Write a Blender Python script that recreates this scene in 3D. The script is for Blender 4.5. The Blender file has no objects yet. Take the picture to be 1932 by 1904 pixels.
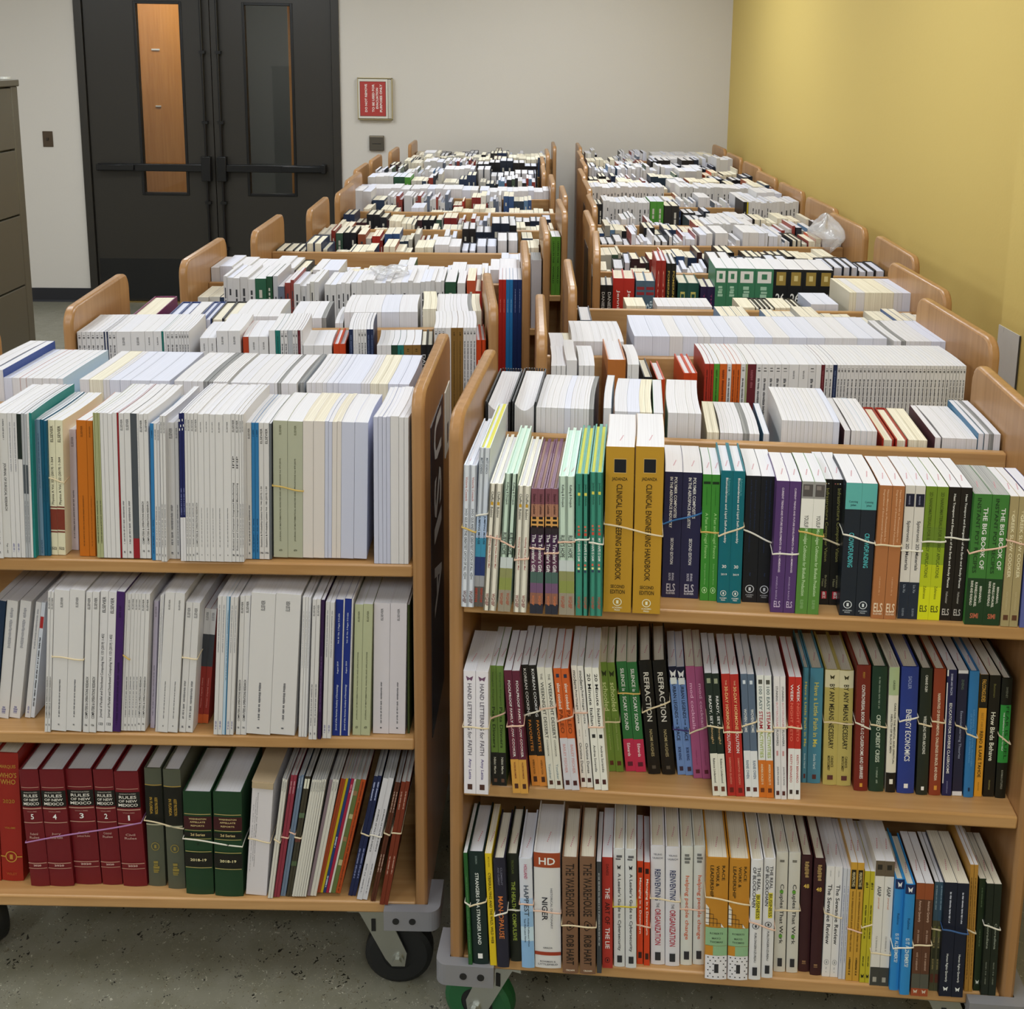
import bpy, math, random, re
from mathutils import Matrix, Vector
random.seed(7)
SC = bpy.context.scene
COL = SC.collection
# ------------------------------------------------------------------ camera
F_PX,CX,CY = 2130.52,1042.52,524.27
CAM_R=(0.999497,-0.028090,0.014712)
CAM_U=(-0.009090,0.190683,0.981610)
CAM_F=(0.030379,0.981250,-0.190331)
cam = bpy.data.cameras.new('camera'); camo = bpy.data.objects.new('camera', cam); COL.objects.link(camo)
R_, U_, B_ = Vector(CAM_R), Vector(CAM_U), -Vector(CAM_F)
camo.matrix_world = Matrix(((R_.x,U_.x,B_.x,0),(R_.y,U_.y,B_.y,0),(R_.z,U_.z,B_.z,1.72),(0,0,0,1)))
cam.sensor_fit = 'HORIZONTAL'; cam.sensor_width = 36; cam.lens = F_PX*36/1932
cam.shift_x = (966-CX)/1932; cam.shift_y = (CY-952)/1932
cam.clip_start = .05; cam.clip_end = 60
SC.camera = camo
# ------------------------------------------------------------------ world, exposure, lights
w = bpy.data.worlds.new('room_world'); SC.world = w; w.use_nodes = True
w.node_tree.nodes['Background'].inputs[0].default_value = (.9,.93,1,1)
w.node_tree.nodes['Background'].inputs[1].default_value = .35
SC.view_settings.view_transform = 'Standard'; SC.view_settings.look = 'None'
SC.view_settings.exposure = 0.0; SC.view_settings.gamma = 1.0
CEIL = 2.75
LIGHTS = [(-1.9,6.1,1.15),(.35,6.1,1.35),(-1.9,3.6,.95),(.35,3.6,.95),(-1.9,1.3,.8),(.35,1.3,.8),(-1.9,-1.0,1.6),(.35,-1.0,1.5),(-3.7,1.3,1.2),(-3.7,5.4,1.3)]  # last entry is an unseen extra, added to brighten the left wall
LIGHT_W = 19.0
def lamp(x, y, k=1):
    l = bpy.data.lights.new('troffer_lamp','AREA'); l.shape = 'RECTANGLE'; l.size = .56; l.size_y = 1.16
    l.energy = LIGHT_W*k; l.color = (.885,.945,1.0)
    o = bpy.data.objects.new('troffer_lamp', l); COL.objects.link(o); o.location = (x,y,CEIL-.03)
    return o
W,D,T,TS,H,Z1,Z2,Z3,ZR = 0.9461,0.4487,0.0223,0.0231,1.1726,0.863,0.5332,0.202,1.0732
YW = 7.84; XR = 1.4416; XL = -4.6; YB = -2.6
# ------------------------------------------------------------------ materials
def lin(c): return c/12.92 if c <= .04045 else ((c+.055)/1.055)**2.4
def hexc(s, k=1.0):
    s = s.lstrip('#')
    if len(s) == 3: s = ''.join(a*2 for a in s)
    return tuple(min(.9, lin(int(s[i:i+2],16)/255)*k) for i in (0,2,4))+(1,)
MATS = {}
def mat(name, col, rough=.5, metal=0, spec=.5):
    if name in MATS: return MATS[name]
    m = bpy.data.materials.new(name); m.use_nodes = True; b = m.node_tree.nodes['Principled BSDF']
    b.inputs['Base Color'].default_value = col; b.inputs['Roughness'].default_value = rough; b.inputs['Metallic'].default_value = metal
    b.inputs['Specular IOR Level'].default_value = spec
    MATS[name] = m; return m
def nodes(m): return m.node_tree.nodes, m.node_tree.links, m.node_tree.nodes['Principled BSDF']
def ramp(N, stops, interp='LINEAR'):
    r = N.new('ShaderNodeValToRGB'); r.color_ramp.interpolation = interp
    e = r.color_ramp.elements
    while len(e) < len(stops): e.new(.5)
    for i,(p,c) in enumerate(stops): e[i].position = p; e[i].color = c
    return r
def wood(name, c1, c2, axis, rough=.32):
    # axis: direction of grain (0 x, 2 z)
    m = mat(name, hexc(c1), rough); N,L,b = nodes(m)
    tc = N.new('ShaderNodeTexCoord'); mp = N.new('ShaderNodeMapping')
    sc = [60,60,60]; sc[axis] = 3
    mp.inputs['Scale'].default_value = sc
    n = N.new('ShaderNodeTexNoise'); n.inputs['Scale'].default_value = 1.0; n.inputs['Detail'].default_value = 5; n.inputs['Distortion'].default_value = .6
    L.new(tc.outputs['Object'], mp.inputs[0]); L.new(mp.outputs[0], n.inputs[0])
    # glued staves: each strip has its own tone
    mp2 = N.new('ShaderNodeMapping'); s2 = [11.0,11.0,11.0]; s2[axis] = 0.0
    mp2.inputs['Scale'].default_value = s2
    fl = N.new('ShaderNodeVectorMath'); fl.operation = 'FLOOR'
    wn = N.new('ShaderNodeTexWhiteNoise'); wn.noise_dimensions = '3D'
    L.new(tc.outputs['Object'], mp2.inputs[0]); L.new(mp2.outputs[0], fl.inputs[0]); L.new(fl.outputs[0], wn.inputs[0])
    r = ramp(N, [(.3,hexc(c2)),(.7,hexc(c1))]); L.new(n.outputs[0], r.inputs[0])
    mx = N.new('ShaderNodeMix'); mx.data_type = 'RGBA'; mx.blend_type = 'MULTIPLY'; mx.inputs[0].default_value = .8
    r2 = ramp(N, [(0,(.84,.80,.76,1)),(1,(1.04,1.03,1.02,1))]); L.new(wn.outputs[0], r2.inputs[0])
    L.new(r.outputs[0], mx.inputs[6]); L.new(r2.outputs[0], mx.inputs[7]); L.new(mx.outputs[2], b.inputs['Base Color'])
    return m
WOOD_V = wood('beech_panel', '#b58a5c', '#a37849', 2)
WOOD_H = wood('beech_shelf', '#c59b68', '#b08450', 0, .35)
WOOD_R = wood('beech_rail', '#cba26e', '#b88c58', 0, .3)
def paper(name, base, dark, amp):
    m = mat(name, hexc(base), .85, 0, .2); N,L,b = nodes(m)
    tc = N.new('ShaderNodeTexCoord'); mp = N.new('ShaderNodeMapping'); mp.inputs['Scale'].default_value = (900,4,6)
    n = N.new('ShaderNodeTexNoise'); n.inputs['Detail'].default_value = 3; n.inputs['Scale'].default_value = 1
    L.new(tc.outputs['Object'], mp.inputs[0]); L.new(mp.outputs[0], n.inputs[0])
    r = ramp(N, [(.25,hexc(dark)),(.25+amp,hexc(base))]); L.new(n.outputs[0], r.inputs[0])
    oi = N.new('ShaderNodeObjectInfo'); r2 = ramp(N, [(0,(.985,.98,.965,1)),(.5,(1,1,1,1)),(1,(.965,.975,1,1))]); L.new(oi.outputs['Random'], r2.inputs[0])
    mx = N.new('ShaderNodeMix'); mx.data_type='RGBA'; mx.blend_type='MULTIPLY'; mx.inputs[0].default_value = 1
    L.new(r.outputs[0], mx.inputs[6]); L.new(r2.outputs[0], mx.inputs[7]); L.new(mx.outputs[2], b.inputs['Base Color'])
    return m
PAPER = {'w': paper('paper_white','#dddce0','#d2d0d4',.3), 'c': paper('paper_cream','#e6e0d0','#c9c0ac',.35), 'g': paper('paper_grey','#c4c4c0','#77787a',.5),
 'W': paper('paper_edge_white','#dddce0','#cdc9cd',.3), 'L': paper('paper_bluish','#d8dae8','#cacdda',.3), 'C': paper('paper_warm','#ece6d4','#cbc2a8',.35),
 'G': paper('paper_dark','#b4b4b2','#6c6c6c',.6), 'y': paper('paper_yellow','#e4e070','#d8d468',.4), 'm': paper('paper_mint','#d6ebe0','#a8c8b8',.3),
 'b': paper('paper_mottled','#c8a898','#4c3440',.5), 't': paper('paper_tan','#c4b498','#b4a488',.4)}
STAMP = mat('red_stamp_ink', hexc('#c88a94'), .8)
def cmat(h, k=1.35):
    c_=hexc(h); sat=(max(c_[:3])-min(c_[:3]))/max(max(c_[:3]),.02)
    k_=k-.22*min(1,max(0,sat-.25)*2.5)
    return mat('cover_'+h.strip('#')+('' if k == 1.35 else '_board'), hexc(h, k_), .42, 0, .35)
# ------------------------------------------------------------------ mesh builder
class MB:
    def __init__(s): s.v=[]; s.f=[]; s.mi=[]; s.mats=[]
    def m(s, mt):
        if mt not in s.mats: s.mats.append(mt)
        return s.mats.index(mt)
    def add(s, vs, fs, mt):
        o=len(s.v); i=s.m(mt); s.v += [tuple(p) for p in vs]
        for f in fs: s.f.append(tuple(a+o for a in f)); s.mi.append(i)
    def box(s, x0,x1,y0,y1,z0,z1, mt, fn=None, ny=1):
        vs=[]; fs=[]
        for j in range(ny+1):
            y=y0+(y1-y0)*j/ny
            for (x,z) in ((x0,z0),(x1,z0),(x1,z1),(x0,z1)):
                vs.append(fn(x,y,z) if fn else (x,y,z))
        for j in range(ny):
            a=j*4
            for k in range(4): fs.append((a+k, a+(k+1)%4, a+4+(k+1)%4, a+4+k))
        fs.append((3,2,1,0)); e=ny*4; fs.append((e,e+1,e+2,e+3))
        s.add(vs,fs,mt)
    def cyl(s, c, r, h, axis, mt, n=24, r2=None):
        r2 = r if r2 is None else r2; vs=[]
        for k,(rr,d) in enumerate(((r,-h/2),(r2,h/2))):
            for i in range(n):
                a=2*math.pi*i/n; p=[math.cos(a)*rr, math.sin(a)*rr]
                q=[0,0,0]; q[axis]=d; o=[i2 for i2 in range(3) if i2!=axis]; q[o[0]]=p[0]; q[o[1]]=p[1]
                vs.append([c[0]+q[0],c[1]+q[1],c[2]+q[2]])
        fs=[(i,(i+1)%n,n+(i+1)%n,n+i) for i in range(n)]+[tuple(range(n)),tuple(range(n,2*n))]
        s.add(vs,fs,mt)
    def prism(s, pts, x0, x1, mt, ax=0):
        n=len(pts); vs=[]
        for x in (x0,x1):
            for (a,b) in pts: vs.append((x,a,b) if ax==0 else ((a,x,b) if ax==1 else (a,b,x)))
        fs=[(i,(i+1)%n,n+(i+1)%n,n+i) for i in range(n)]+[tuple(reversed(range(n))),tuple(range(n,2*n))]
        s.add(vs,fs,mt)
    def mesh(s, name, bevel=0):
        me=bpy.data.meshes.new(name); me.from_pydata(s.v,[],s.f)
        for m_ in s.mats: me.materials.append(m_)
        me.polygons.foreach_set('material_index', s.mi); me.update(); return me
    def obj(s, name, parent=None, M=None, bevel=0, recalc=True):
        me=s.mesh(name)
        if recalc:
            import bmesh
            bm=bmesh.new(); bm.from_mesh(me); bmesh.ops.recalc_face_normals(bm, faces=bm.faces); bm.to_mesh(me); bm.free()
        o=bpy.data.objects.new(name,me); COL.objects.link(o)
        if parent: o.parent=parent
        if M is not None:
            if parent: o.matrix_local=M
            else: o.matrix_world=M
        if bevel:
            bv=o.modifiers.new('bevel','BEVEL'); bv.width=bevel; bv.segments=2; bv.limit_method='ANGLE'; bv.angle_limit=.9
            for p in me.polygons: p.use_smooth=True
            try: me.set_sharp_from_angle(angle=.6)
            except Exception: pass
        return o
USED={}
ORD=['second','third','fourth','fifth','sixth','seventh','eighth','ninth','tenth','eleventh','twelfth','thirteenth','fourteenth','fifteenth','sixteenth','seventeenth','eighteenth','nineteenth','twentieth','twenty-first','twenty-second','twenty-third','twenty-fourth','twenty-fifth','twenty-sixth','twenty-seventh','twenty-eighth','twenty-ninth','thirtieth','thirty-first','thirty-second','thirty-third']
def tag(o, label, cat, group=None):
    k=USED.get(label,0); USED[label]=k+1
    if k: label=ORD[k-1]+' '+label
    o['label']=label; o['category']=cat
    if group: o['group']=group
    return o
def struct(o): o['kind']='structure'; return o
def empty(name, M):
    o=bpy.data.objects.new(name,None); COL.objects.link(o); o.empty_display_size=.1; o.matrix_world=M; return o
T_=Matrix.Translation
# ------------------------------------------------------------------ glyph cache (built-in font only)
GL={}
def glyph(txt, bold=0.0):
    k=(txt,bold)
    if k in GL: return GL[k]
    cu=bpy.data.curves.new('t','FONT'); cu.body=txt; cu.size=1; cu.resolution_u=2; cu.offset=bold
    o=bpy.data.objects.new('t',cu); COL.objects.link(o)
    dg=bpy.context.evaluated_depsgraph_get(); ev=o.evaluated_get(dg); me=ev.to_mesh()
    vs=[(v.co.x,v.co.y) for v in me.vertices]; fs=[tuple(p.vertices) for p in me.polygons]
    ev.to_mesh_clear(); bpy.data.objects.remove(o); bpy.data.curves.remove(cu)
    if not vs: GL[k]=([],[]); return GL[k]
    x0=min(v[0] for v in vs); x1=max(v[0] for v in vs); y0=min(v[1] for v in vs); y1=max(v[1] for v in vs)
    GL[k]=([((x-x0)/(x1-x0+1e-9),(y-y0)/(y1-y0+1e-9)) for x,y in vs],fs); return GL[k]
def text_on(b, txt, fn, mt, bold=.012):
    vs,fs=glyph(txt,bold); b.add([fn(u,v) for u,v in vs],fs,mt)
CARTS={'L1':(-1.1,1.8442,-0.0363),'L2':(-0.9874,2.4126,0.065),'L3':(-0.9128,3.0059,0.0127),'L4':(-0.845,3.5343,0.013),'L5':(-0.7663,4.0508,0.0227),'L6':(-0.7461,4.56,0.0),'R1':(-0.1069,1.6881,-0.1041),'R2':(0.0379,2.208,-0.0077),'R3':(0.1222,2.6916,-0.0101),'R4':(0.2175,3.2305,-0.0556),'L7':(-0.7815,5.045,0.0),'L8':(-0.8126,5.5306,0.0),'L9':(-0.8068,6.0608,0.0),'L10':(-0.767,6.6317,0.0),'L11':(-0.7095,7.2344,0.0),'R5':(0.239,3.7401,0.0),'R6':(0.2779,4.2377,0.0),'R7':(0.2933,4.8137,0.0),'R8':(0.2999,5.3661,0.0),'R9':(0.3378,5.915,0.0),'R10':(0.3515,6.5106,0.0),'R11':(0.3762,7.1731,0.0)}
DES={'gus': ('h','#c9ced8','w','pale grey picture book with fish outline on spine','grey fish picture books','d .08 .25 .35 #b06a62 Victoria Cossack;d .36 .74 .38 #33363c GUS AND THE GREATEST CATCH OF ALL;d .30 .35 .4 #55585e >=<>;d .75 .80 .45 #222222 <O><;d .88 .97 .55 #5a2a22 WGHBP'),
'jump': ('h','#c4cad3','y','tall blue picture book with mouse and stones','blue mouse picture books','b .42 .56 #a9bcd8;b .56 .68 #3f8fb0;b .68 .8 #27376b;b .8 .87 #8f8f92;b .87 1 #57514c;d .06 .16 .4 #55606e MATT SCHENCK;d .42 .6 .5 #24303f JUMPING MOUSE;d .88 .97 .5 #b04a3a MMWM'),
'wise': ('h','#d6d2c6','w','cream picture book with tiny gold square','cream picture books','d .06 .26 .38 #3a3833 Chaffee    Bubbini;q .14 .165 .3 .7 #c79a2c;d .4 .66 .4 #a86560 Nothing Wise About Me!;d .86 .96 .5 #7a1d18 WGHBP'),
'ruby': ('h','#b9cdbf','m','pale green meadow picture book','pale green picture books', "b .6 .68 #b7bfc0;b .68 .75 #8b8d5e;b .75 .84 #8a9350;b .84 1 #8d8576;d .06 .22 .4 #2c3430 Kulling & Dvojack;d .42 .58 .55 #23241f RUBY'S HOPE;d .86 .95 .5 #a8553e WGHBP"),
'trav': ('h','#6d4560','b','dusky purple picture book with lighthouse bands','dusky purple picture books', "b 0 .12 #7a4a55;b .12 .22 #a87862;b .22 .3 #d9a25c;q .22 .24 .2 .8 #1c1512;q .255 .275 .15 .85 #1c1512;q .29 .31 .1 .9 #1c1512;b .31 .36 #2a2228;b .36 .5 #3f2444;b .66 .75 #47605a;b .75 .83 #6d5170;b .83 .92 #8c6152;b .92 1 #2a2c38;d .04 .2 .38 #3a1c20 Davison + Lambelet;d .36 .66 .6 #efe9ee The Traveler's Gift;d .85 .93 .4 #d07b50 WGHBP"),
'sam': ('h','#3f8f7c','y','teal green picture book with yellow page tops','teal green picture books','d .07 .22 .38 #1e3c36 Jackson    Nichols;q .13 .15 .3 .7 #d9cf5a;q .36 .375 .3 .6 #c96f57;q .385 .4 .35 .65 #d05a44;q .41 .43 .3 .7 #c24a3a;d .45 .61 .4 #d9efe8 MY SHAPE IS SAM;q .63 .645 .3 .6 #d8644e;q .655 .67 .3 .65 #e6e0a0;q .675 .69 .3 .65 #32425a;d .86 .95 .45 #b0503e WGHBP'),
'clin': ('p','#bb8f2c','w','very thick mustard book with black square on spine','mustard books','q .07 .155 .29 .73 #d8b878;q .073 .152 .3 .72 #14161e;h .18 .205 .55 #3a2c10 JADANZA;d .22 .8 .21 #3b2d12 CLINICAL ENGINEERING HANDBOOK;h .83 .85 .5 #3b2d12 SECOND;h .86 .885 .52 #3b2d12 EDITION;o .91 .96 .32 #e8dcc0;h .965 .975 .36 #e8dcc0 ACADEMIC;h .98 .99 .2 #e8dcc0 PRESS'),
'poly': ('p','#26264a','w','navy paperback with white two-line spine title','navy paperbacks','d .04 .36 .16 #e2e3ea POLYMER COMPOSITES @.62;d .04 .44 .16 #e2e3ea IN THE AEROSPACE INDUSTRY @.38;d .52 .73 .16 #cfd0dc SECOND EDITION;d .8 .86 .12 #b9bbd0 IRVING @.6;d .8 .86 .12 #b9bbd0 SOUTIS @.42;h .885 .95 .5 #a9aaba ELS;h .955 .97 .5 #c2c3cf ELSEVIER'),
'frug': ('p','#3d8b34','w','bright green paperback with black dash at top','bright green paperbacks','q .055 .075 .1 .9 #16301a;n .1 .24 .1 #2c6d2b;d .3 .66 .42 #9ed08a A Fast and Frugal Finance;d .7 .87 .2 #86bf78 Zeitun Ignatieva Moinas;o .89 .94 .6 #b6dba8'),
'biom': ('h','#0f6a78','w','teal hardcover numbered thirty','teal hardcovers','d .05 .18 .2 #58a0aa Advances in @.7;d .05 .54 .24 #e6f0f0 Biomembranes and Lipid Self-Assembly @.48;h .705 .73 .36 #e9f2f2 30;h .77 .785 .5 #cfe2e2 2019;o .9 .945 .5 #cfe2e2;h .955 .965 .6 #cfe2e2 ACADEMIC;h .97 .98 .35 #cfe2e2 PRESS'),
'ctrl': ('p','#15171c','w','black paperback with dim blue lettering and round logo','dim black paperbacks','d .03 .42 .13 #22304e Control Systems Design of Bio-Robotics @.66;d .03 .6 .13 #22304e and Bio-Mechatronics with Advanced Applications @.36;d .76 .79 .12 #2e3e5e Azar;o .86 .925 .6 #b8bcc2;h .935 .945 .55 #9a9ea4 ACADEMIC;h .95 .96 .36 #9a9ea4 PRESS'),
'memb': ('p','#54386f','w','purple paperback with pale thin title','purple paperbacks','d .05 .69 .2 #cfc2dc CURRENT TRENDS AND FUTURE DEVELOPMENTS ON (BIO-) MEMBRANES;d .72 .9 .12 #a794bc ANGELO BASILE @.4;h .91 .96 .5 #b9aac8 ELS'),
'algae': ('p','#5a8a3e','w','green and white paperback with grey photo at top','green and white paperbacks','b 0 .125 #8b8a8a;q .02 .11 .1 .9 #4e4a4a;q .03 .06 .2 .6 #77706e;b .125 .345 #d5d4d0;d .25 .34 .35 #2a2a2a YOUSUF;d .35 .86 .36 #b6cfa6 Microalgae Cultivation for Biofuels Production;d .89 .96 .25 #8fb37c ELSEVIER'),
'infra': ('p','#141413','w','black paperback with olive title and red square logo','black red-logo paperbacks','q .03 .038 .15 .25 #b06060;q .03 .038 .35 .45 #c0a060;q .03 .038 .55 .65 #c8c8c8;d .07 .65 .36 #8f8c52 Infrastructure Computer Vision;d .76 .86 .2 #8a8768 Brilakis @.62;d .79 .85 .2 #8a8768 Haas @.35;q .89 .95 .25 .75 #b5283a;h .895 .92 .25 #f0e0e0 B;h .922 .947 .25 #f0e0e0 H'),
'crowd': ('p','#1e2530','w','navy paperback with turquoise top block','turquoise-topped paperbacks','b 0 .195 #5eaeaa;h .13 .15 .55 #1c3a44 Cumming;h .155 .175 .35 #1c3a44 Johan;d .37 .63 .32 #57bcc4 CROWDFUNDING;o .885 .945 .55 #c6ccd2;h .955 .965 .6 #aab2ba ACADEMIC;h .97 .98 .35 #aab2ba PRESS'),
'nano': ('p','#ad7045','w','tan paperback with pale two-line title','tan paperbacks','d .03 .42 .17 #dcb694 Nano-Materials as Photocatalysts for @.66;d .03 .44 .17 #dcb694 Degradation of Environmental Pollutants @.38;n .68 .82 .12 #c99a74;h .88 .95 .7 #e0c8b0 ELS;h .955 .97 .7 #e0c8b0 ELSEVIER'),
'spin': ('p','#c9c5c0','w','white paperback with navy blocks top and foot','white and navy paperbacks','q .06 .155 .1 .95 #1b1d33;d .075 .14 .2 #8d90a8 nanomaterials;d .26 .63 .42 #2e2e34 Spintronic 2D Materials;b .72 1 #222a3a;d .74 .8 .25 #8a92a0 Liu Xu;d .92 .98 .2 #7e8694 ELSEVIER'),
'nrg': ('p','#6f8a2a','w','olive green paperback fading to yellow','olive and yellow paperbacks','b .3 .45 #66802c;b .45 .58 #88a028;b .58 .75 #b4bf22;b .75 1 #cfd41e;d .04 .68 .3 #47561c 2D NANOMATERIALS FOR ENERGY APPLICATIONS;d .74 .84 .25 #6a7014 Zafeiratos;h .89 .94 .65 #3d4210 ELS'),
'heat': ('p','#1a1614','w','black paperback with long white title','black white-title paperbacks','d .05 .75 .24 #d8d4d0 Heat Transport and Energetics of the Earth and Rocky Planets;d .78 .87 .2 #9a9692 Hofmeister;h .91 .96 .6 #a8a4a0 ELS'),
'pot': ('p','#3f7a38','g','wide green paperback with big white capital title','wide green paperbacks','b .64 1 #1d3a22;d .1 .57 .25 #e9eee4 THE BIG BOOK OF @.7;d .03 .6 .22 #1d3a1f INSTANT POT RECIPES @.32;d .7 .83 .14 #d8dccc BERNARDO, @.75;d .67 .86 .14 #d8dccc RUNNELS-VIDAUREL @.5;d .66 .85 .14 #d8dccc RAINS AND RUNDALO @.26;h .91 .95 .45 #c06a50 SIMI'),
'greek': ('p','#a3946c','w','khaki paperback with pale capital title','khaki paperbacks','d .1 .18 .25 #c7bb98 The;d .14 .62 .38 #ddd3b4 GREEK SLOW COOKER;d .73 .87 .2 #bdb08a ELENI VONISSAKOU;q .91 .95 .25 .8 #5a3a2a'),
'redblu': ('p','#5a62a0','w','blue paperback with red top half','red-topped paperback','b 0 .55 #a8342c;d .65 .8 .3 #b8bce0 COOKBOOK'),
'hand': ('p','#d4d1dc','w','white paperback with purple butterfly','butterfly paperbacks','w .04 .08 .6 #6a4a66;d .1 .68 .34 #55505c HAND LETTERING for FAITH;d .71 .88 .3 #5b4c86 Amy Latta;q .92 .965 .3 .7 #4c3028'),
'pasta': ('p','#69873e','w','green paperback with black foot','green and black paperbacks','b .72 1 #1b1a17;d .05 .33 .3 #4a6030 Simple Elegant;d .34 .68 .4 #23301a Pasta Dinners;d .76 .9 .3 #c7c5b8 Nikki Marie;q .94 .97 .3 .7 #6a4a3a'),
'fool': ('p','#5e2438','w','maroon paperback with amber foot','maroon and amber paperbacks','b .72 1 #cf9a48;d .08 .7 .3 #e8dce0 FOOLPROOF FAMILY SLOW COOKER @.55;n .3 .68 .12 #a04a58;d .74 .88 .22 #7a3a28 VALERIE BRUNMEIER;q .92 .96 .3 .75 #4a2a20'),
'korea': ('p','#1c1916','w','black paperback with orange foot and lettering','black and orange paperbacks','b .745 1 #d68a3c;d .03 .42 .34 #e6e2d8 KOREAN COOKING;d .45 .71 .34 #d68a3c FAVORITES;d .78 .9 .25 #5a3414 NYBERG & YOON;q .92 .965 .3 .75 #4a2a1c'),
'dess': ('p','#cfcdc2','w','cream white paperback with thin serif title','cream dessert paperbacks','d .05 .1 .28 #55534e THE;d .12 .58 .42 #3f3f3c WEEKNIGHT DESSERT;d .59 .73 .22 #66645e COOKBOOK;d .79 .92 .3 #7a8a92 Younker;q .93 .965 .3 .75 #4a2a20'),
'paleo': ('p','#d0622c','w','orange paperback with grey foot','orange and grey paperbacks','b .57 1 #bfbec6;q .045 .075 .3 .7 #2e3448;d .12 .33 .42 #ecd6cc slow cooked;d .34 .53 .5 #7a3a1c PALEO;d .62 .86 .35 #c99290 BAILEY FISCHER;q .92 .96 .25 .75 #4a2624'),
'knit': ('p','#d8d6cf','w','narrow white paperback with wavy mark','narrow white knit paperbacks','d .04 .19 .5 #222222 modern;d .2 .47 .42 #4a4a48 heritage knits;n .52 .6 .12 #8a8884;d .63 .88 .4 #3a3a3a Christine Dumas;q .92 .955 .2 .75 #4a2624'),
'ital': ('p','#dad8d0','w','white paperback with bold serif numeral title','white numeral paperbacks','d .05 .47 .45 #262626 20 Minute Italian;q .54 .57 .3 .75 #2a2a2a;d .63 .85 .32 #3c3c3a Andrea Soranidis;q .91 .95 .25 .75 #4a2624'),
'school': ('p','#6f8c3c','c','small leaf green paperback with plant mark','small leaf green paperbacks','w .07 .13 .7 #2c3418;d .18 .44 .62 #c6d09a schooled;d .5 .8 .25 #a2b070 Stephanie Laskowski;q .9 .94 .25 .75 #5a2e24'),
'scary': ('p','#2f6e3c','c','green and pink paperback with hand-drawn title','green and pink paperbacks','b .7 1 #b82f50;d .06 .62 .34 #dfe8dc SILENCE is a SCARY SOUND;d .74 .86 .3 #eccdd4 Edwards;q .91 .95 .25 .75 #5a2030'),
'refr': ('h','#151311','c','black hardcover with jagged silver capitals','jagged-title black hardcovers','d .1 .53 .42 #c9c5be REFRACTION;d .6 .84 .24 #a89a72 NAOMI HUGHES;q .92 .95 .35 .65 #4c463e'),
'urban': ('p','#6f8fc6','w','light blue paperback with rocket shapes','rocket paperbacks','b 0 .12 #1a1c34;w .03 .1 .8 #d8dcd8;q .1 .16 .1 .9 #d0d6dc;d .16 .47 .42 #15161f URBAN LEGENDS;d .48 .53 .2 #1a2030 FROM;d .55 .68 .42 #15161f SPACE;d .74 .86 .35 #15204a BOB KING;q .92 .96 .3 .75 #3a2c3c'),
'mod': ('p','#a9557e','c','rose pink paperback with thin lowercase title','rose pink paperbacks','d .15 .56 .36 #dba8c2 mod cocktails;d .75 .88 .18 #8a3a62 Natalie Jacob;q .92 .955 .3 .75 #5a2430'),
'dough': ('p','#1f2a24','w','dark green paperback with cream foot','dark green and cream paperbacks','b .65 1 #cfcdc2;q .04 .08 .25 .75 #8d937c;d .18 .42 .42 #e4e2da READY, SET,;d .43 .57 .38 #c8a878 dough!;d .69 .89 .3 #33312c Rebecca Lindamood;q .92 .96 .25 .75 #6a3a2a'),
'horm': ('p','#b3302a','w','red paperback with pale capital title','red paperbacks','d .05 .09 .18 #e0b090 THE;d .1 .45 .36 #e8c088 30-DAY HORMONE;d .46 .64 .36 #f0e2da SOLUTION;d .68 .9 .22 #d8907c SAMANTHA GLADISH;q .93 .97 .3 .75 #6a2018'),
'woven': ('p','#5a6a80','w','slate blue paperback with white foot','slate and white paperbacks','b .62 1 #d0d2d6;q .05 .08 .3 .7 #c4ccd8;d .28 .47 .42 #d4dae2 WOVEN HOME;d .7 .85 .42 #5a6a80 RAINIE OWEN;q .92 .955 .2 .75 #5a2c28'),
'steam': ('p','#d4d6d4','w','white paperback with orange foot and colour capitals','white and orange paperbacks','b .69 1 #cf7228;q .035 .07 .25 .75 #4a4a44;d .09 .28 .42 #5a6a6c 100 EASY;d .29 .43 .5 #a8303c STEAM;d .45 .67 .45 #9db04a ACTIVITIES;d .72 .89 .28 #f0d8b8 ANDREA SCALZO YI;q .92 .955 .25 .75 #6a3418'),
'butter': ('p','#d2cfd2','w','very narrow white paperback with pink letters','narrow pink-letter paperbacks','d .08 .2 .35 #4a4a4c STUNNING;d .21 .4 .35 #c99aa0 BUTTERCREAM;d .43 .56 .35 #4a4a4c FLOWERS;q .6 .64 .3 .6 #c08a8c;d .73 .88 .3 #55555a JIAHN KANG;q .93 .965 .2 .7 #5a2c28'),
'keto': ('p','#bf3128','w','red paperback with white foot','red and white paperbacks','b .58 1 #d8d6d8;d .06 .2 .42 #f0e4e0 WEEK;d .21 .52 .42 #e07a68 NIGHT KETO;d .63 .86 .35 #b03a34 KRISTY BERNARDO;q .92 .955 .3 .75 #3a2c28'),
'faith': ('h','#4c8ca8','c','sky blue book with yellow handwriting','sky blue books','d .12 .68 .34 #d4cf62 Have a Little Faith in Me;d .74 .87 .22 #b8d2dc Sonia Hartl;q .92 .96 .35 .65 #5a3434'),
'means': ('h','#bfb268','c','pale yellow book with slanted black title','pale yellow books','b .0 .15 #cdc8a8;w .04 .08 .35 #38331c;d .12 .68 .36 #26231a BY ANY MEANS NECESSARY;d .74 .84 .18 #38331c CANDICE @.62;d .74 .87 .18 #38331c MONTGOMERY @.38;q .91 .95 .3 .7 #5a3434'),
'contr': ('h','#74281f','c','brick red hardcover with thin white title','brick red hardcover','d .15 .9 .24 #e6dcd4 CONTROVERSIAL BOOKS IN K-12 CLASSROOMS AND LIBRARIES @.5;d .05 .1 .15 #b88a3a PERRY;q .935 .965 .4 .6 #cf9a3e'),
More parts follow.
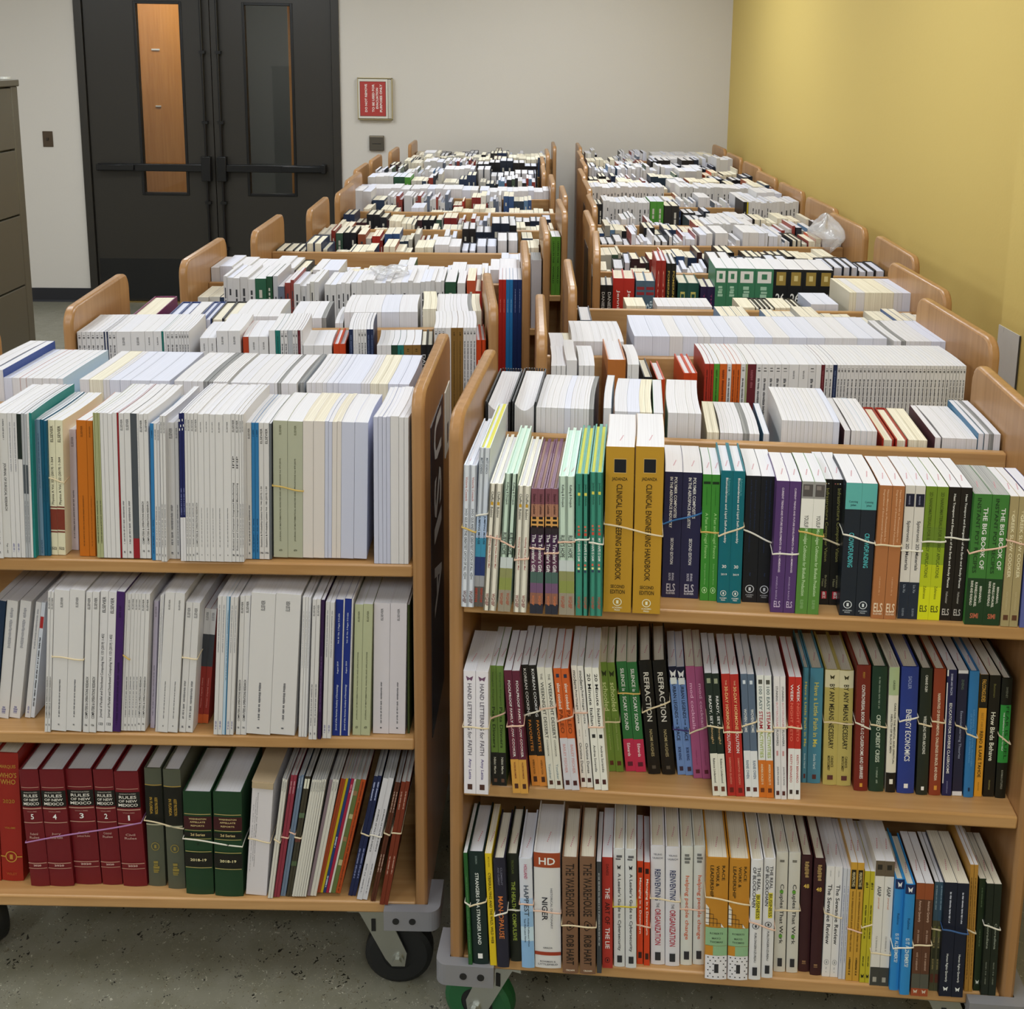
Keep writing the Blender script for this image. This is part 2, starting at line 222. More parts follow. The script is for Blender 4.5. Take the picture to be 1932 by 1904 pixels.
'credo': ('h','#203a2c','c','dark green hardcover with wide pale capitals','dark green hardcover','n .08 .33 .12 #7a8a7c;d .38 .76 .28 #c4cec0 CREDO CREDIT CRISIS;n .8 .93 .14 #7a8a7c'),
'care': ('h','#cfcbbf','c','white hardcover with pale green cap and black foot','white hardcover','b 0 .22 #a3b48c;b .84 1 #171512;d .1 .18 .2 #4a5a40 GREER;d .28 .77 .18 #3a3834 CARE FOR THE MENTAL AND SPIRITUAL @.68;d .37 .68 .18 #3a3834 HEALTH OF BLACK MEN @.36;q .89 .93 .35 .7 #d8d4cc'),
'energy': ('h','#2a3c88','c','royal blue hardcover with bold white capitals','royal blue hardcover','d .07 .17 .2 #8f9cc8 SADLER;d .33 .74 .32 #dfe4f0 ENERGY ECONOMICS;q .92 .955 .38 .62 #e4e6ee'),
'wrest': ('h','#20261f','c','black-green hardcover with small white capitals','black-green hardcover','d .05 .18 .22 #d0d0c8 CARAHE OLEH;d .37 .67 .26 #d0d0c8 WRESTLING WITH ARCHONS;q .93 .96 .4 .65 #e0e0d8'),
'narr': ('h','#8a3c26','c','rust hardcover with long thin title','rust hardcover','d .19 .88 .24 #e6cdb8 NARRATIVES OF ENVIRONMENTAL CHALLENGES IN BRAZIL AND INDIA;q .92 .955 .4 .65 #cf923e'),
'divers': ('p','#232450','w','indigo paperback with white slit at left','indigo paperback','q 0 .05 0 .15 #d8d8dc;q .1 .9 0 .1 #d8d8dc;d .03 .2 .2 #b8bcd4 SHARMA AND TRACZYK;d .26 .82 .28 #dfe2ee EDUCATORS FOR DIVERSE CLASSROOMS;n .88 .98 .15 #6a6c90'),
'learn': ('p','#23243c','w','ink blue paperback with white ends','ink blue paperback','b 0 .025 #c9c9ce;b .965 1 #c9c9ce;d .07 .15 .25 #5a6a5a ZHENG;d .32 .7 .32 #8a90a8 Essential Learning Theories'),
'interp': ('h','#2f74ae','w','bright blue hardcover with faint capitals','bright blue hardcover','d .3 .75 .18 #5c96c6 EXPLORING THE RENTAL FRONTIERS @.62;d .33 .72 .18 #5c96c6 OF SURVEILLANCE INTERPRETING @.36;q .92 .95 .4 .6 #1a3050'),
'tahoe': ('p','#d99a2e','w','black and amber guidebook','black and amber paperback','b 0 .27 #1a1711;d .04 .22 .5 #d2a246 FALCONGUIDES;d .31 .46 .3 #a87828 BEST HIKES;d .46 .84 .42 #1c1608 RENO & LAKE TAHOE;d .88 .95 .15 #8a6420 SULLIVAN'),
'birds': ('p','#191711','c','black paperback with slanted white script','black script paperback','d .07 .18 .2 #6e6a3c Bateman;d .3 .7 .42 #d8d4c4 How Birds Behave;d .86 .94 .14 #9a9256 STACKPOLE'),
'fuel': ('h','#14160f','c','black hardcover with bright green middle','green-banded hardcover','b .22 .7 #2f8a3a;d .23 .67 .3 #15401c FEAR IS FUEL @.68;d .28 .6 .12 #cfe6cc THE SURPRISING POWER TO HELP @.36;d .07 .16 .2 #6a6c5c SWEENEY;d .76 .92 .18 #8c8c7c ROWMAN LITTLEFIELD'),
'gthin': ('p','#275a2c','w','slim grass green paperback','slim grass green paperback','n .2 .9 .25 #5c8a58'),
'strang': ('h','#162826','w','dark teal thick book with pale serif capitals','dark teal book','d .03 .1 .12 #7a8a86 SORKIN;d .18 .82 .22 #d0d6d2 STRANGERS IN A STRANGER LAND;q .9 .945 .35 .65 #e2e4e0'),
'cyber': ('p','#d9bd22','c','yellow paperback with black capitals','yellow paperback','d .03 .12 .3 #9a8418 MCQUADE;d .17 .8 .45 #1d1a0a CYBERBULLYING AND THE WILD, WILD WEB'),
'man': ('h','#232231','c','charcoal hardcover with orange capitals','charcoal hardcover','d .08 .24 .15 #6a6a7c CLEMENT @.65;d .08 .24 .15 #6a6a7c AND CLEMENT @.4;d .34 .73 .42 #c9743c MAN-OPAUSE'),
'hcomp': ('h','#1b1f18','c','black hardcover with lime capitals','lime-lettered hardcover','d .05 .18 .2 #5f6a34 TROSCLAIR;d .25 .8 .36 #9fb04a THE HEALTHY COMPULSIVE'),
'happ': ('h','#c3c6d0','w','white and cloud blue book','cloud blue book','b .36 .48 #a6c0dc;b .48 .62 #8fb4d8;b .62 .75 #b6cce0;b .75 1 #86b0da;d .05 .18 .25 #b03a5c HOLLAND;d .24 .52 .38 #3f4a58 HAPPIEST;d .54 .8 .15 #24344c Finding Fulfillment When @.6;d .54 .76 .15 #24344c Your Kids Leave Home @.35'),
'niger': ('h','#c9c8c8','w','wide white book with rust cap','wide rust-capped book','b 0 .125 #9a4526;h .04 .1 .62 #e4dcd2 HD;b .855 .885 #9a3c26;d .38 .58 .22 #23232a NIGER @.4;d .3 .65 .08 #6a6a70 HISTORICAL DICTIONARY @.66;h .81 .825 .36 #4a4a4e GIRALDA;h .93 .945 .6 #55555a ROWMAN &;h .955 .97 .76 #55555a LITTLEFIELD'),
'ware': ('h','#7a5a44','c','brown hardcover with heavy black capitals','brown hardcovers','d .05 .5 .55 #1d140e THE WAREHOUSE;c .54 .62 .5 #1d140e;d .66 .92 .5 #1d140e ROB HART;h .96 .975 .55 #d8cdbe CROWN'),
'gthi2': ('p','#3a3c40','w','very slim grey paperback','very slim grey paperback','n .1 .75 .3 #a9abae'),
'lie': ('p','#b0352c','w','red paperback with mixed black and white capitals','red mixed-capital paperback','d .06 .16 .25 #4a1410 DANESI;d .27 .37 .42 #f0e0dc THE;d .4 .6 .46 #2a0c0a ART OF;d .63 .82 .42 #f0e0dc THE LIE;o .9 .95 .5 #2a0c0a'),
'guide': ('h','#c6c8ca','c','white hardcover with padlock','padlock hardcovers', "n .05 .09 .6 #55555a;w .13 .17 .35 #222226;d .2 .86 .36 #2c2c30 A Leader's Guide to Cybersecurity;q .9 .96 .3 .75 #2a2a2e"),
'down': ('p','#cf4420','w','vivid orange-red paperback','orange-red paperbacks','q .06 .11 .2 .8 #2a1410;d .16 .7 .45 #f4dcd0 Managing in a Downturn;q .88 .94 .25 .8 #3a1c14'),
'reinv': ('h','#c9c8cf','c','white hardcover with navy and crimson capitals','navy-rimmed white hardcovers','h .06 .075 .6 #5c5c66 YEUNG;h .09 .105 .7 #5c5c66 ULRICH;d .19 .45 .42 #202c58 REINVENTING;d .47 .51 .2 #55555c THE;d .52 .83 .42 #a8283a ORGANIZATION;q .89 .96 .3 .7 #2a2a2e'),
'help': ('h','#c6c9c4','c','pale grey hardcover with orange lowercase letters','orange-lettered grey hardcovers','n .06 .14 .6 #6a6c6a;d .24 .78 .42 #c8643c helping people change;q .88 .95 .3 .75 #2a2a2e'),
'race': ('h','#c0862e','c','ochre and mint hardcover with dotted foot','dotted-foot hardcovers','d .06 .18 .14 #2c2410 RACE @.78;d .06 .23 .15 #2c2410 WORK & @.52;d .06 .32 .16 #2c2410 LEADERSHIP @.26;g .35 .57 0 .8;b .57 .72 #86ab84;h .61 .625 .6 #3a4a3a ROBERTS;h .65 .665 .4 #3a4a3a MAYO;h .68 .695 .6 #3a4a3a THOMAS;b .72 .8 #86ab84;q .72 .8 0 .35 #c0862e;k .8 1 0 1;q .87 .945 .42 .62 #2a2a2e'),
'block': ('h','#cfcfd2','c','white hardcover with yellow highlight','yellow-highlight hardcovers','d .06 .25 .28 #1d1d20 THE REAL @.66;q .28 .49 .45 .82 #d8cc3c;d .29 .48 .28 #1d1d20 BUSINESS @.64;d .06 .39 .28 #1d1d20 OF BLOCKCHAIN @.3;o .52 .57 .6 #3a3a3e;d .6 .85 .18 #3a3a3e FURLONGER/UZUREAU;q .89 .96 .3 .7 #2a2a2e'),
'coup': ('h','#bfbdb6','c','grey-white hardcover with green dots','green-dot hardcovers','n .06 .08 .6 #6a6862;d .26 .76 .42 #33322e Couples That Work;q .31 .335 .35 .65 #5c9a34;q .68 .705 .35 .65 #5c9a34;q .88 .95 .3 .7 #2a2a2e'),
'm48': ('h','#3a1c20','c','deep maroon hardcover with gold number','deep maroon hardcovers','n .05 .2 .4 #a88c5a;h .24 .275 .5 #d8b858 48;n .9 .93 .5 #8a6a4c'),
'sewa': ('p','#cfcdcd','w','white review with bold blackletter title','white review journals','n .03 .09 .1 #8a8a8c;d .16 .7 .5 #1f1f22 The Sewanee Review;o .84 .89 .6 #8a8a8c;n .91 .96 .15 #a0a0a2'),
'slimg': ('p','#b9bcc6','w','slim grey-blue journal','slim grey-blue journals','n .15 .85 .25 #7a80a0'),
'persp': ('p','#c99a3a','w','golden journal with black title tab','golden journals','q .06 .22 .15 .85 #1c170c;d .08 .2 .4 #d8c89a PERSPECTIVES;n .24 .75 .25 #7c5a1c;n .8 .95 .3 #4a3610'),
'bluey': ('p','#bdb02c','w','slim mustard-green journal','slim mustard-green journals','n .1 .16 .5 #2a2c10;n .3 .6 .3 #3f4212;n .75 .85 .3 #3f4212;w .92 .96 .6 #1c1c10'),
'asap': ('p','#cfccc6','w','white journal with photo ends','photo-ended white journals','b 0 .12 #5d5142;q .03 .07 .2 .7 #2a2620;d .2 .28 .4 #222222 ASAP;d .29 .38 .25 #c98a6a journal;n .6 .72 .2 #a09c98;b .85 1 #3a3a36;q .93 .97 .3 .7 #9a968c'),
'alz': ('h','#2f86c8','c','bright blue hardcover with navy cap and heart','heart-capped blue hardcovers', "b 0 .085 #1d2c58;w .02 .07 .5 #d8dcea;d .3 .4 .25 #1c4c7a Rabins;d .48 .74 .42 #c9e2f4 IS IT ALZHEIMER'S?"),
'amq': ('p','#5c3c2c','w','brown journal with rust ends','brown and rust journals','b 0 .14 #8c4a2a;b .93 1 #9a4a2c;b .8 .93 #4a4a42;d .15 .34 .35 #c4a898 American Quarterly;n .4 .55 .25 #a08474;n .6 .78 .25 #a08474;w .94 .975 .5 #c0b0a0'),
'camo': ('p','#4c4a34','w','slim journal blue above and camouflage below','camouflage journals','b 0 .35 #3c5668;n .03 .25 .3 #8aa0ac;n .45 .8 .35 #9a8c5c;q .4 .5 .2 .7 #6a6a3c;q .6 .7 .3 .9 #2e3020;q .84 .92 .1 .8 #5c3024'),
'hrq': ('p','#171c2e','c','navy journal with tiny white letters','navy quarterly journals','n .08 .35 .15 #b8bccc;d .62 .87 .22 #d0d4e0 Human Rights Quarterly;w .91 .95 .4 #d0d4e0'),
'tan': ('p','#b08238','w','slim amber journal','slim amber journals','n .1 .9 .3 #6a4a18'),
'dgr': ('p','#22301a','c','dark olive journal','dark olive journal','n .08 .25 .2 #5a6a4c;n .45 .6 .2 #5a6a4c;w .9 .94 .5 #c8ccc0'),
'conr': ('p','#1a2119','c','near-black journal with small pale title','near-black journals','d .35 .58 .3 #8a9084 Conradiana;n .7 .9 .2 #6a7064'),
'jsr': ('j','#bebcba','w','white journal with tall serif title reading down','serif-title journal','n .04 .18 .2 #6a6a6c;d .34 .67 .38 #2c2c30 JOURNAL OF SURGICAL RESEARCH;d .9 .97 .2 #3a3a3c Page 1-462'),
'jn': ('j','#c2c0c0','w','slim white journal with fine grey print','slim white journal','n .06 .4 .3 #8a8a90;n .9 .96 .4 #7a7a9a'),
'jw': ('j','#c2c0c0','w','white journal with publisher name at top','white journal','u .04 .115 .42 #55555a ELSEVIER;N .6 .9 .3 #6a6a6e;n .95 .965 .4 #55555a'),
'jb': ('j','#c4c2c2','w','white journal with bold black title','bold-title journal','u .04 .12 .42 #3a3a3c ELSEVIER;u .6 .9 .42 #222224 COMPUTERS & OPERATIONS RESEARCH;h .94 .955 .4 #222224 106'),
'jm': ('j','#c4c2c2','w','wide white journal with tiny foot title','wide white journal','u .05 .12 .16 #4a4a4e ELSEVIER;N .63 .9 .1 #55555a;n .95 .96 .15 #55555a'),
'jp': ('j','#c6c4c4','w','plain white journal showing bare pages','plain white journal',''),
'jt': ('j','#c6c4c4','w','thin white journal','thin white journal','n .1 .5 .25 #9a9aa0'),
'jl': ('j','#b4b7c9','w','lavender white journal','lavender journal',''),
'jbg': ('j','#c6bfba','c','beige white journal','beige journal',''),
'jlg': ('j','#b9b0b8','w','lilac grey journal','lilac grey journal','u .06 .14 .3 #6a626a ELSEVIER;N .5 .9 .2 #6a626a'),
'blkw': ('j','#c2c0c0','w','journal black above and white below','half-black journal','b 0 .31 #17211c'),
'gryp': ('j','#9c9ea2','w','slim patterned grey journal','patterned grey journal','q .35 .55 .2 .9 #3e444a;n .6 .9 .3 #6a6c70'),
'teal': ('j','#1f7a76','w','teal journal','teal journal','n .2 .8 .2 #145a58'),
'steel': ('j','#6f8ca6','w','steel blue journal','steel blue journals','n .1 .5 .3 #4a6480;u .88 .98 .4 #3f5a78 ELSEVIER'),
'tblu': ('j','#0f5674','w','petrol blue journal','petrol blue journals','n .4 .6 .2 #0c3c54'),
'phys': ('j','#cfcbb0','w','cream journal with maroon band','maroon-banded journals','u .04 .16 .4 #3a342a ELSEVIER;u .27 .62 .4 #2c2822 Physica A Vol. 522 (2019) 1-364;b .635 .645 #6e2a20;b .655 .81 #7a3426;b .82 .83 #6e2a20;h .94 .96 .7 #3a342a 522'),
'oran': ('j','#bf6a18','w','orange journal','orange journals','u .04 .12 .2 #6a3a0c ELSEVIER;N .55 .93 .12 #7a440e'),
'ygrn': ('j','#a3a67c','w','slim olive-striped journal','olive-striped journals','q 0 .9 .4 .55 #6a6c3c;n .6 .9 .3 #3a3c24'),
'redt': ('j','#8a1a22','w','very thin crimson journal','crimson journal',''),
'dgry': ('j','#42464c','w','charcoal journal with red foot','charcoal journal','b .86 1 #8c1c26'),
'blu': ('j','#2f78b0','w','azure journal','azure journal','n .05 .1 .3 #123a60;n .7 .95 .3 #123a60'),
'navd': ('j','#1c2258','w','slim navy journal with white dots and white foot','dotted navy journals','q .04 .055 .1 .4 #e0e0e8;q .075 .09 .5 .8 #e0e0e8;q .1 .115 .1 .4 #e0e0e8;b .7 1 #c2c0c4;n .5 .68 .3 #8a90c0'),
'rob': ('j','#c2c0c0','w','white journal with very bold black title','very bold journals','u .04 .12 .5 #2a2a2c ELSEVIER;u .28 .36 .45 #222224 IFIP;u .46 .92 .5 #222224 Robotics and Computer-Integrated Manufacturing;h .945 .96 .5 #222224 86'),
'stat': ('j','#c4c2c2','w','white journal with plain serif title','serif statistics journals','u .04 .15 .45 #2a2a2c ELSEVIER;u .46 .91 .42 #2a2a2c Statistics & Probability Letters Vol. 146 (2019) 1-30;h .945 .96 .7 #2a2a2c 146'),
'sage': ('j','#a0a28e','w','wide sage green journal','sage green journals','u .03 .1 .14 #55583f ELSEVIER;u .27 .88 .13 #3a3c2c JOURNAL OF MATHEMATICAL ANALYSIS AND APPLICATIONS Vol. 479 (2019);h .94 .955 .22 #3a3c2c 479'),
'slv': ('j','#5c6064','w','dark grey sleeve','dark grey sleeve',''),
'para': ('j','#c6c4c6','w','white journal with long serif title','long-title journals','u .04 .15 .42 #2a2a2c ELSEVIER;u .3 .9 .42 #2a2a2c Journal of Parallel and Distributed Computing Vol. 133 (2019) 1-432;h .935 .955 .5 #2a2a2c 133'),
'purp': ('j','#3f1f5e','w','deep purple journal','deep purple journal','n .1 .2 .3 #2c1446;n .5 .95 .3 #2c1446'),
'lilc': ('j','#aaa2b4','w','lilac journal','lilac journal','u .04 .12 .3 #5a5262 ELSEVIER;N .5 .9 .2 #5a5262'),
'rgry': ('j','#8f2c26','w','journal grey above and red below','grey and red journals','b 0 .22 #b4b2b2;b .22 .5 #33363c;b .92 1 #b8562c;u .03 .1 .4 #6a6a6e ELSEVIER;u .6 .86 .3 #c88078 Human Capital Cities'),
'bwht': ('j','#a9bccc','w','pale blue-edged journal','pale blue-edged journal','q 0 1 .7 1 #2f6a90;n .1 .6 .2 #5a6a7a'),
'derm': ('j','#1c2f80','w','royal blue journal with white print','royal blue journals','u .1 .32 .25 #c4cce8 Vol. 81 No. 2 Pages 313-656;u .45 .54 .25 #c4cce8 August 2019;u .62 .96 .3 #c4cce8 Journal of the American Academy of Dermatology'),
'dprp': ('j','#321a44','w','aubergine journal','aubergine journal','n .4 .8 .3 #6a4c80'),
'sag2': ('j','#a8ad8c','w','pale sage journal','pale sage journals','u .05 .13 .2 #4a4c38 ELSEVIER;u .36 .88 .18 #3a3c2c JOURNAL OF MATHEMATICAL ANALYSIS AND APPLICATIONS;h .93 .95 .3 #3a3c2c 479'),
'opt': ('j','#c4c0c6','w','wide lilac-white journal','wide lilac-white journals','u .04 .13 .14 #4a4a4e ELSEVIER;N .6 .92 .1 #5a5a60;h .95 .96 .1 #4a4a4e 1'),
'dgs': ('j','#3c4824','w','thin moss green journal','moss green journal',''),
'navt': ('j','#1a2e48','w','thin navy journal','thin navy journal',''),
'crk': ('j','#c0c4cc','w','crumpled white journal with red tab','crumpled journal','q .12 .22 .1 .9 #a82c2c;n .3 .9 .4 #2a2a2c'),
'who': ('h','#94241c','c','red directory with gold letters and seal','red directories', "h .09 .12 .75 #b8863a MARQUIS;h .15 .19 .8 #b8863a WHO'S;h .2 .24 .7 #b8863a WHO;h .355 .385 .55 #a8742e 2020;h .57 .585 .5 #a8742e VOLUME;o .76 .85 .55 #b8863a;q .8 .81 0 .25 #b8863a;q .8 .81 .75 1 #b8863a;h .93 .95 .5 #a8542a WILEY"),
'nm5': ('h','#6c1820','w','dark red law volume numbered five','law volume five','q .145 .15 .05 .95 #b08878;b .175 .31 #161412;h .185 .195 .7 #a8a49c ANNOTATED;h .205 .23 .72 #d0ccc4 RULES;h .24 .262 .76 #d0ccc4 OF NEW;h .272 .297 .8 #d0ccc4 MEXICO;q .32 .33 .02 .98 #b08878;h .345 .355 .5 #a87c74 VOLUME;h .37 .415 .16 #e4dcd4 5;q .44 .447 .02 .98 #b08878;h .53 .55 .4 #b08c84 Federal;h .56 .58 .5 #b08c84 Rules;q .79 .797 .02 .98 #b08878;h .805 .82 .4 #d0b4ac 2020;q .835 .84 .02 .98 #b08878'),
'nm4': ('h','#6c1820','w','dark red law volume numbered four','law volume four','q .145 .15 .05 .95 #b08878;b .175 .31 #161412;h .185 .195 .7 #a8a49c ANNOTATED;h .205 .23 .72 #d0ccc4 RULES;h .24 .262 .76 #d0ccc4 OF NEW;h .272 .297 .8 #d0ccc4 MEXICO;q .32 .33 .02 .98 #b08878;h .345 .355 .5 #a87c74 VOLUME;h .37 .415 .16 #e4dcd4 4;q .44 .447 .02 .98 #b08878;h .53 .55 .4 #b08c84 Jury;h .56 .58 .5 #b08c84 Local Rules;q .79 .797 .02 .98 #b08878;h .805 .82 .4 #d0b4ac 2020;q .835 .84 .02 .98 #b08878'),
'nm3': ('h','#6c1820','w','dark red law volume numbered three','law volume three', "q .145 .15 .05 .95 #b08878;b .175 .31 #161412;h .185 .195 .7 #a8a49c ANNOTATED;h .205 .23 .72 #d0ccc4 RULES;h .24 .262 .76 #d0ccc4 OF NEW;h .272 .297 .8 #d0ccc4 MEXICO;q .32 .33 .02 .98 #b08878;h .345 .355 .5 #a87c74 VOLUME;h .37 .415 .16 #e4dcd4 3;q .44 .447 .02 .98 #b08878;h .53 .55 .4 #b08c84 Children's;h .56 .58 .5 #b08c84 Judicial Rules;q .79 .797 .02 .98 #b08878;h .805 .82 .4 #d0b4ac 2020;q .835 .84 .02 .98 #b08878"),
'nm2': ('h','#6c1820','w','dark red law volume numbered two','law volume two','q .145 .15 .05 .95 #b08878;b .175 .31 #161412;h .185 .195 .7 #a8a49c ANNOTATED;h .205 .23 .72 #d0ccc4 RULES;h .24 .262 .76 #d0ccc4 OF NEW;h .272 .297 .8 #d0ccc4 MEXICO;q .32 .33 .02 .98 #b08878;h .345 .355 .5 #a87c74 VOLUME;h .37 .415 .16 #e4dcd4 2;q .44 .447 .02 .98 #b08878;h .53 .55 .4 #b08c84 Criminal;h .56 .58 .5 #b08c84 Rules;q .79 .797 .02 .98 #b08878;h .805 .82 .4 #d0b4ac 2020;q .835 .84 .02 .98 #b08878'),
'nm1': ('h','#6c1820','w','dark red law volume numbered one','law volume one','q .145 .15 .05 .95 #b08878;b .175 .31 #161412;h .185 .195 .7 #a8a49c ANNOTATED;h .205 .23 .72 #d0ccc4 RULES;h .24 .262 .76 #d0ccc4 OF NEW;h .272 .297 .8 #d0ccc4 MEXICO;q .32 .33 .02 .98 #b08878;h .345 .355 .5 #a87c74 VOLUME;h .37 .415 .07 #e4dcd4 1;q .44 .447 .02 .98 #b08878;h .53 .55 .4 #b08c84 Civil;h .56 .58 .5 #b08c84 Rules;q .79 .797 .02 .98 #b08878;h .805 .82 .4 #d0b4ac 2020;q .835 .84 .02 .98 #b08878'),
'asset': ('h','#4c4f42','w','grey-green law book with black label','black-labelled law books','q .135 .142 0 1 #a88c44;b .145 .46 #14140f;d .24 .38 .17 #b8943c ASSET PROTECTION @.65;d .24 .38 .17 #b8943c IN FLORIDA @.35;q .465 .475 0 1 #a8a48c;o .62 .69 .5 #8a7a3c;n .78 .88 .4 #8a7a3c'),
'wash': ('h','#1d3c24','w','dark green law reports volume','dark green law reports','q .21 .216 .03 .97 #b8a468;b .235 .36 #3a1418;h .25 .265 .62 #d0bc84 WASHINGTON;h .28 .295 .55 #d0bc84 APPELLATE;h .315 .33 .48 #d0bc84 REPORTS;q .365 .37 .03 .97 #b8a468;b .385 .435 #15140f;h .395 .42 .52 #d0bc84 2d Series;q .445 .45 .03 .97 #b8a468;h .49 .51 .1 #14100c 7;q .57 .576 .03 .97 #b8a468;b .585 .72 #15140f;h .64 .665 .58 #e0d4a4 2018-19;q .725 .731 .03 .97 #b8a468'),
'env': ('p','#c4c0c4','t','white wrapped bundle with printed note under a tan flap','wrapped bundle','d .1 .75 .05 #55555a Instructions for Binding Deposit copies @.3;d .14 .7 .04 #55555a return this form with the completed file @.22;d .2 .8 .04 #6a6a6e to the state law library @.12'),
'mw': ('m','#c2c0b8','g','slim white magazine','white magazines','n .02 .1 .5 #8a8a86'),
'mpk': ('m','#8c3444','g','rose red magazine','rose red magazines','n .05 .15 .4 #c09098'),
'mbl': ('m','#6a7c94','g','dusty blue magazine','dusty blue magazines','n .02 .1 .4 #a8b4c4'),
'mpl': ('m','#3c382c','g','dark plaid magazine','dark plaid magazines','q .02 .1 .1 .9 #c8c8b8;q .3 .34 0 1 #54664c;q .5 .54 0 1 #6a3c34;q .7 .74 0 1 #4c5c40'),
'mmv': ('m','#7c6c74','g','mauve magazine','mauve magazine',''),
'mor': ('m','#94401f','g','burnt orange magazine','burnt orange magazines',''),
'myl': ('m','#b8a01c','g','yellow magazine','yellow magazine',''),
'mbu': ('m','#22386c','g','blue magazine','blue magazine','n .5 .6 .5 #c0c8dc;n .85 .95 .5 #c0c8dc'),
'mcr': ('m','#9c2040','g','crimson magazine','crimson magazine','n .05 .12 .4 #d890a0'),
'mgn': ('m','#5f6c3c','g','leaf-patterned green magazine','leaf-patterned magazine','q .1 .14 0 .8 #8c6c4c;q .3 .34 .2 1 #a8a078;q .5 .54 0 .8 #8c6c4c;q .7 .75 .2 1 #a8a078'),
'mta': ('m','#a8481c','g','orange tartan magazine','tartan magazine','n .02 .98 .3 #6a2a14'),
'mnv': ('m','#1c2448','g','navy magazine','navy magazines','n .05 .2 .4 #a8b0d0;n .6 .85 .4 #8088b0'),
'mwj': ('m','#c2c2c8','g','white magazine with black spine title','titled white magazines','d .25 .6 .35 #2a2a2e JOURNAL OF POLYMER SCIENCE;n .7 .95 .25 #7a7a80'),
'mbr': ('m','#542c1c','g','chocolate magazine','chocolate magazines','n .08 .25 .4 #c0a898;n .6 .75 .4 #c0a898'),
'mrb': ('m','#74301c','g','red-brown magazine','red-brown magazines','n .08 .22 .3 #c09c8c;n .6 .75 .3 #c09c8c'),
'fw': ('j','#bcbab8','W','thick white journal with page edges out','thick white journal',''),
'ft': ('j','#bcbab8','W','thin white journal with page edges out','thin white journal',''),
'fl': ('j','#a8aab8','L','thick bluish journal with page edges out','thick bluish journal',''),
'fc': ('j','#b8b09c','C','cream journal with page edges out','cream journal',''),
'fblue': ('p','#2c4488','W','royal blue covered journal with page edges out','royal blue journal',''),
'forg': ('j','#a83c1c','W','journal with orange-red spine patch','orange-red journal',''),
'flbl': ('j','#a9bccc','W','journal with pale blue cover and barcode','pale blue journal',''),
'fdk': ('j','#4a4a4c','G','dark grey edged journal','dark grey journal',''),
'slee': ('p','#8c9096','G','grey shrink-wrapped volume','shrink-wrapped volume',''),
'spir': ('h','#24262a','W','very thick spiral-bound report with curved pages','spiral-bound reports',''),
'fmar': ('p','#4a2830','W','white block with maroon cover','maroon-covered block',''),
'fsky': ('p','#33698c','W','sky blue covered manual with barcode sticker','sky blue manual',''),
'fred': ('h','#94241c','C','cream hardcover with red boards','red-boarded hardcovers',''),
'fcream': ('p','#b8b09c','C','cream paperback leaning back','cream paperback',''),
'fgrn': ('p','#3c7a3c','W','white journal with green foot','green-footed journal',''),
'fblk': ('h','#1c1c1e','C','black hardcover with cream pages','black hardcover',''),
'fboard': ('h','#a8642c','W','box-like tan hardcover with dark sides','tan box book',''),
'fmag': ('h','#6c2450','C','magenta slipcased book','magenta slipcase',''),
'fbh': ('h','#22386c','L','blue hardcover with white pages','blue hardcover',''),
'jred': ('j','#a02c1c','w','red spined journal','red journal','n .05 .9 .3 #5c1810'),
'jgrn': ('j','#4c8c2c','w','grass green journal','grass green journal','n .05 .9 .3 #2c5418'),
'jor': ('j','#c25a1c','w','orange journal','orange journal','n .05 .9 .3 #6c2c0c'),
'jmar': ('j','#5c1c24','w','maroon journal','maroon journal','n .05 .2 .3 #8c4c54'),
'jdg': ('j','#1c3c2c','w','bottle green journal','bottle green journals','d .15 .6 .15 #a8b8a8 Physics of Plasmas'),
'jnv': ('j','#1c2848','w','navy journal','navy journal','n .05 .8 .3 #5c6888'),
'jteal': ('j','#1c6c64','w','sea green journal','sea green journal','n .05 .8 .2 #10443c'),
'jslt': ('j','#54648c','w','slate blue journal','slate blue journal',''),
'jbrn': ('j','#7c5c2c','w','ochre brown journal','ochre brown journals','n .04 .07 .3 #3c2c10;n .12 .8 .15 #4c3814'),
'jpv': ('j','#bebcbc','w','white journal with black vertical print','white journal','n .03 .06 .5 #3a3a3c;n .12 .8 .4 #4a4a4e'),
'hor': ('h','#b83c14','w','orange-red hardcover','orange-red hardcovers','d .2 .6 .3 #f0d8c8 Out of the'),
'hbk': ('h','#141416','c','black hardcover','black hardcover','d .1 .7 .5 #a8a8a8 DANIEL WALLACE'),
'jen': ('h','#b02c24','c','scarlet novel with white serif name','scarlet novels','d .15 .95 .34 #f0e0dc Jennifer Weiner'),
'guest': ('h','#4c6478','c','blue-grey novel with red stripes','blue-grey novels','q .08 .12 .1 .9 #8c2c34;q .15 .19 .1 .9 #8c2c34;d .26 .9 .3 #b8ccd8 the Summer @.65;d .3 .95 .36 #b8ccd8 Guests @.3'),
'rtall': ('h','#94241c','w','tall red slim hardcover','tall red hardcovers','d .1 .9 .3 #d89888 Outrage'),
'ponz': ('h','#15140f','w','tall black hardcover with gold letters','tall black hardcovers','d .08 .4 .4 #b8a04c POMERINE;d .5 .9 .4 #b8a04c POMAD'),
'des': ('h','#1c4c44','c','deep green novel with gold capitals','deep green novels','d .12 .95 .45 #b8b464 DESERT;q .2 .4 0 1 #2c6454'),
'que': ('h','#241c44','c','violet novel with white capitals','violet novels','d .1 .3 .2 #8c3c6c THE;d .4 .8 .5 #d8d4e0 QUE'),
'mid': ('p','#3c7c5c','w','sea green medical volume with white crest','sea green medical volumes','q .03 .16 .12 .88 #dcdcd4;q .06 .12 .35 .65 #3c7c5c;n .2 .35 .5 #9cc0ac;d .45 .8 .25 #1c3c2c MIDDLETON'),
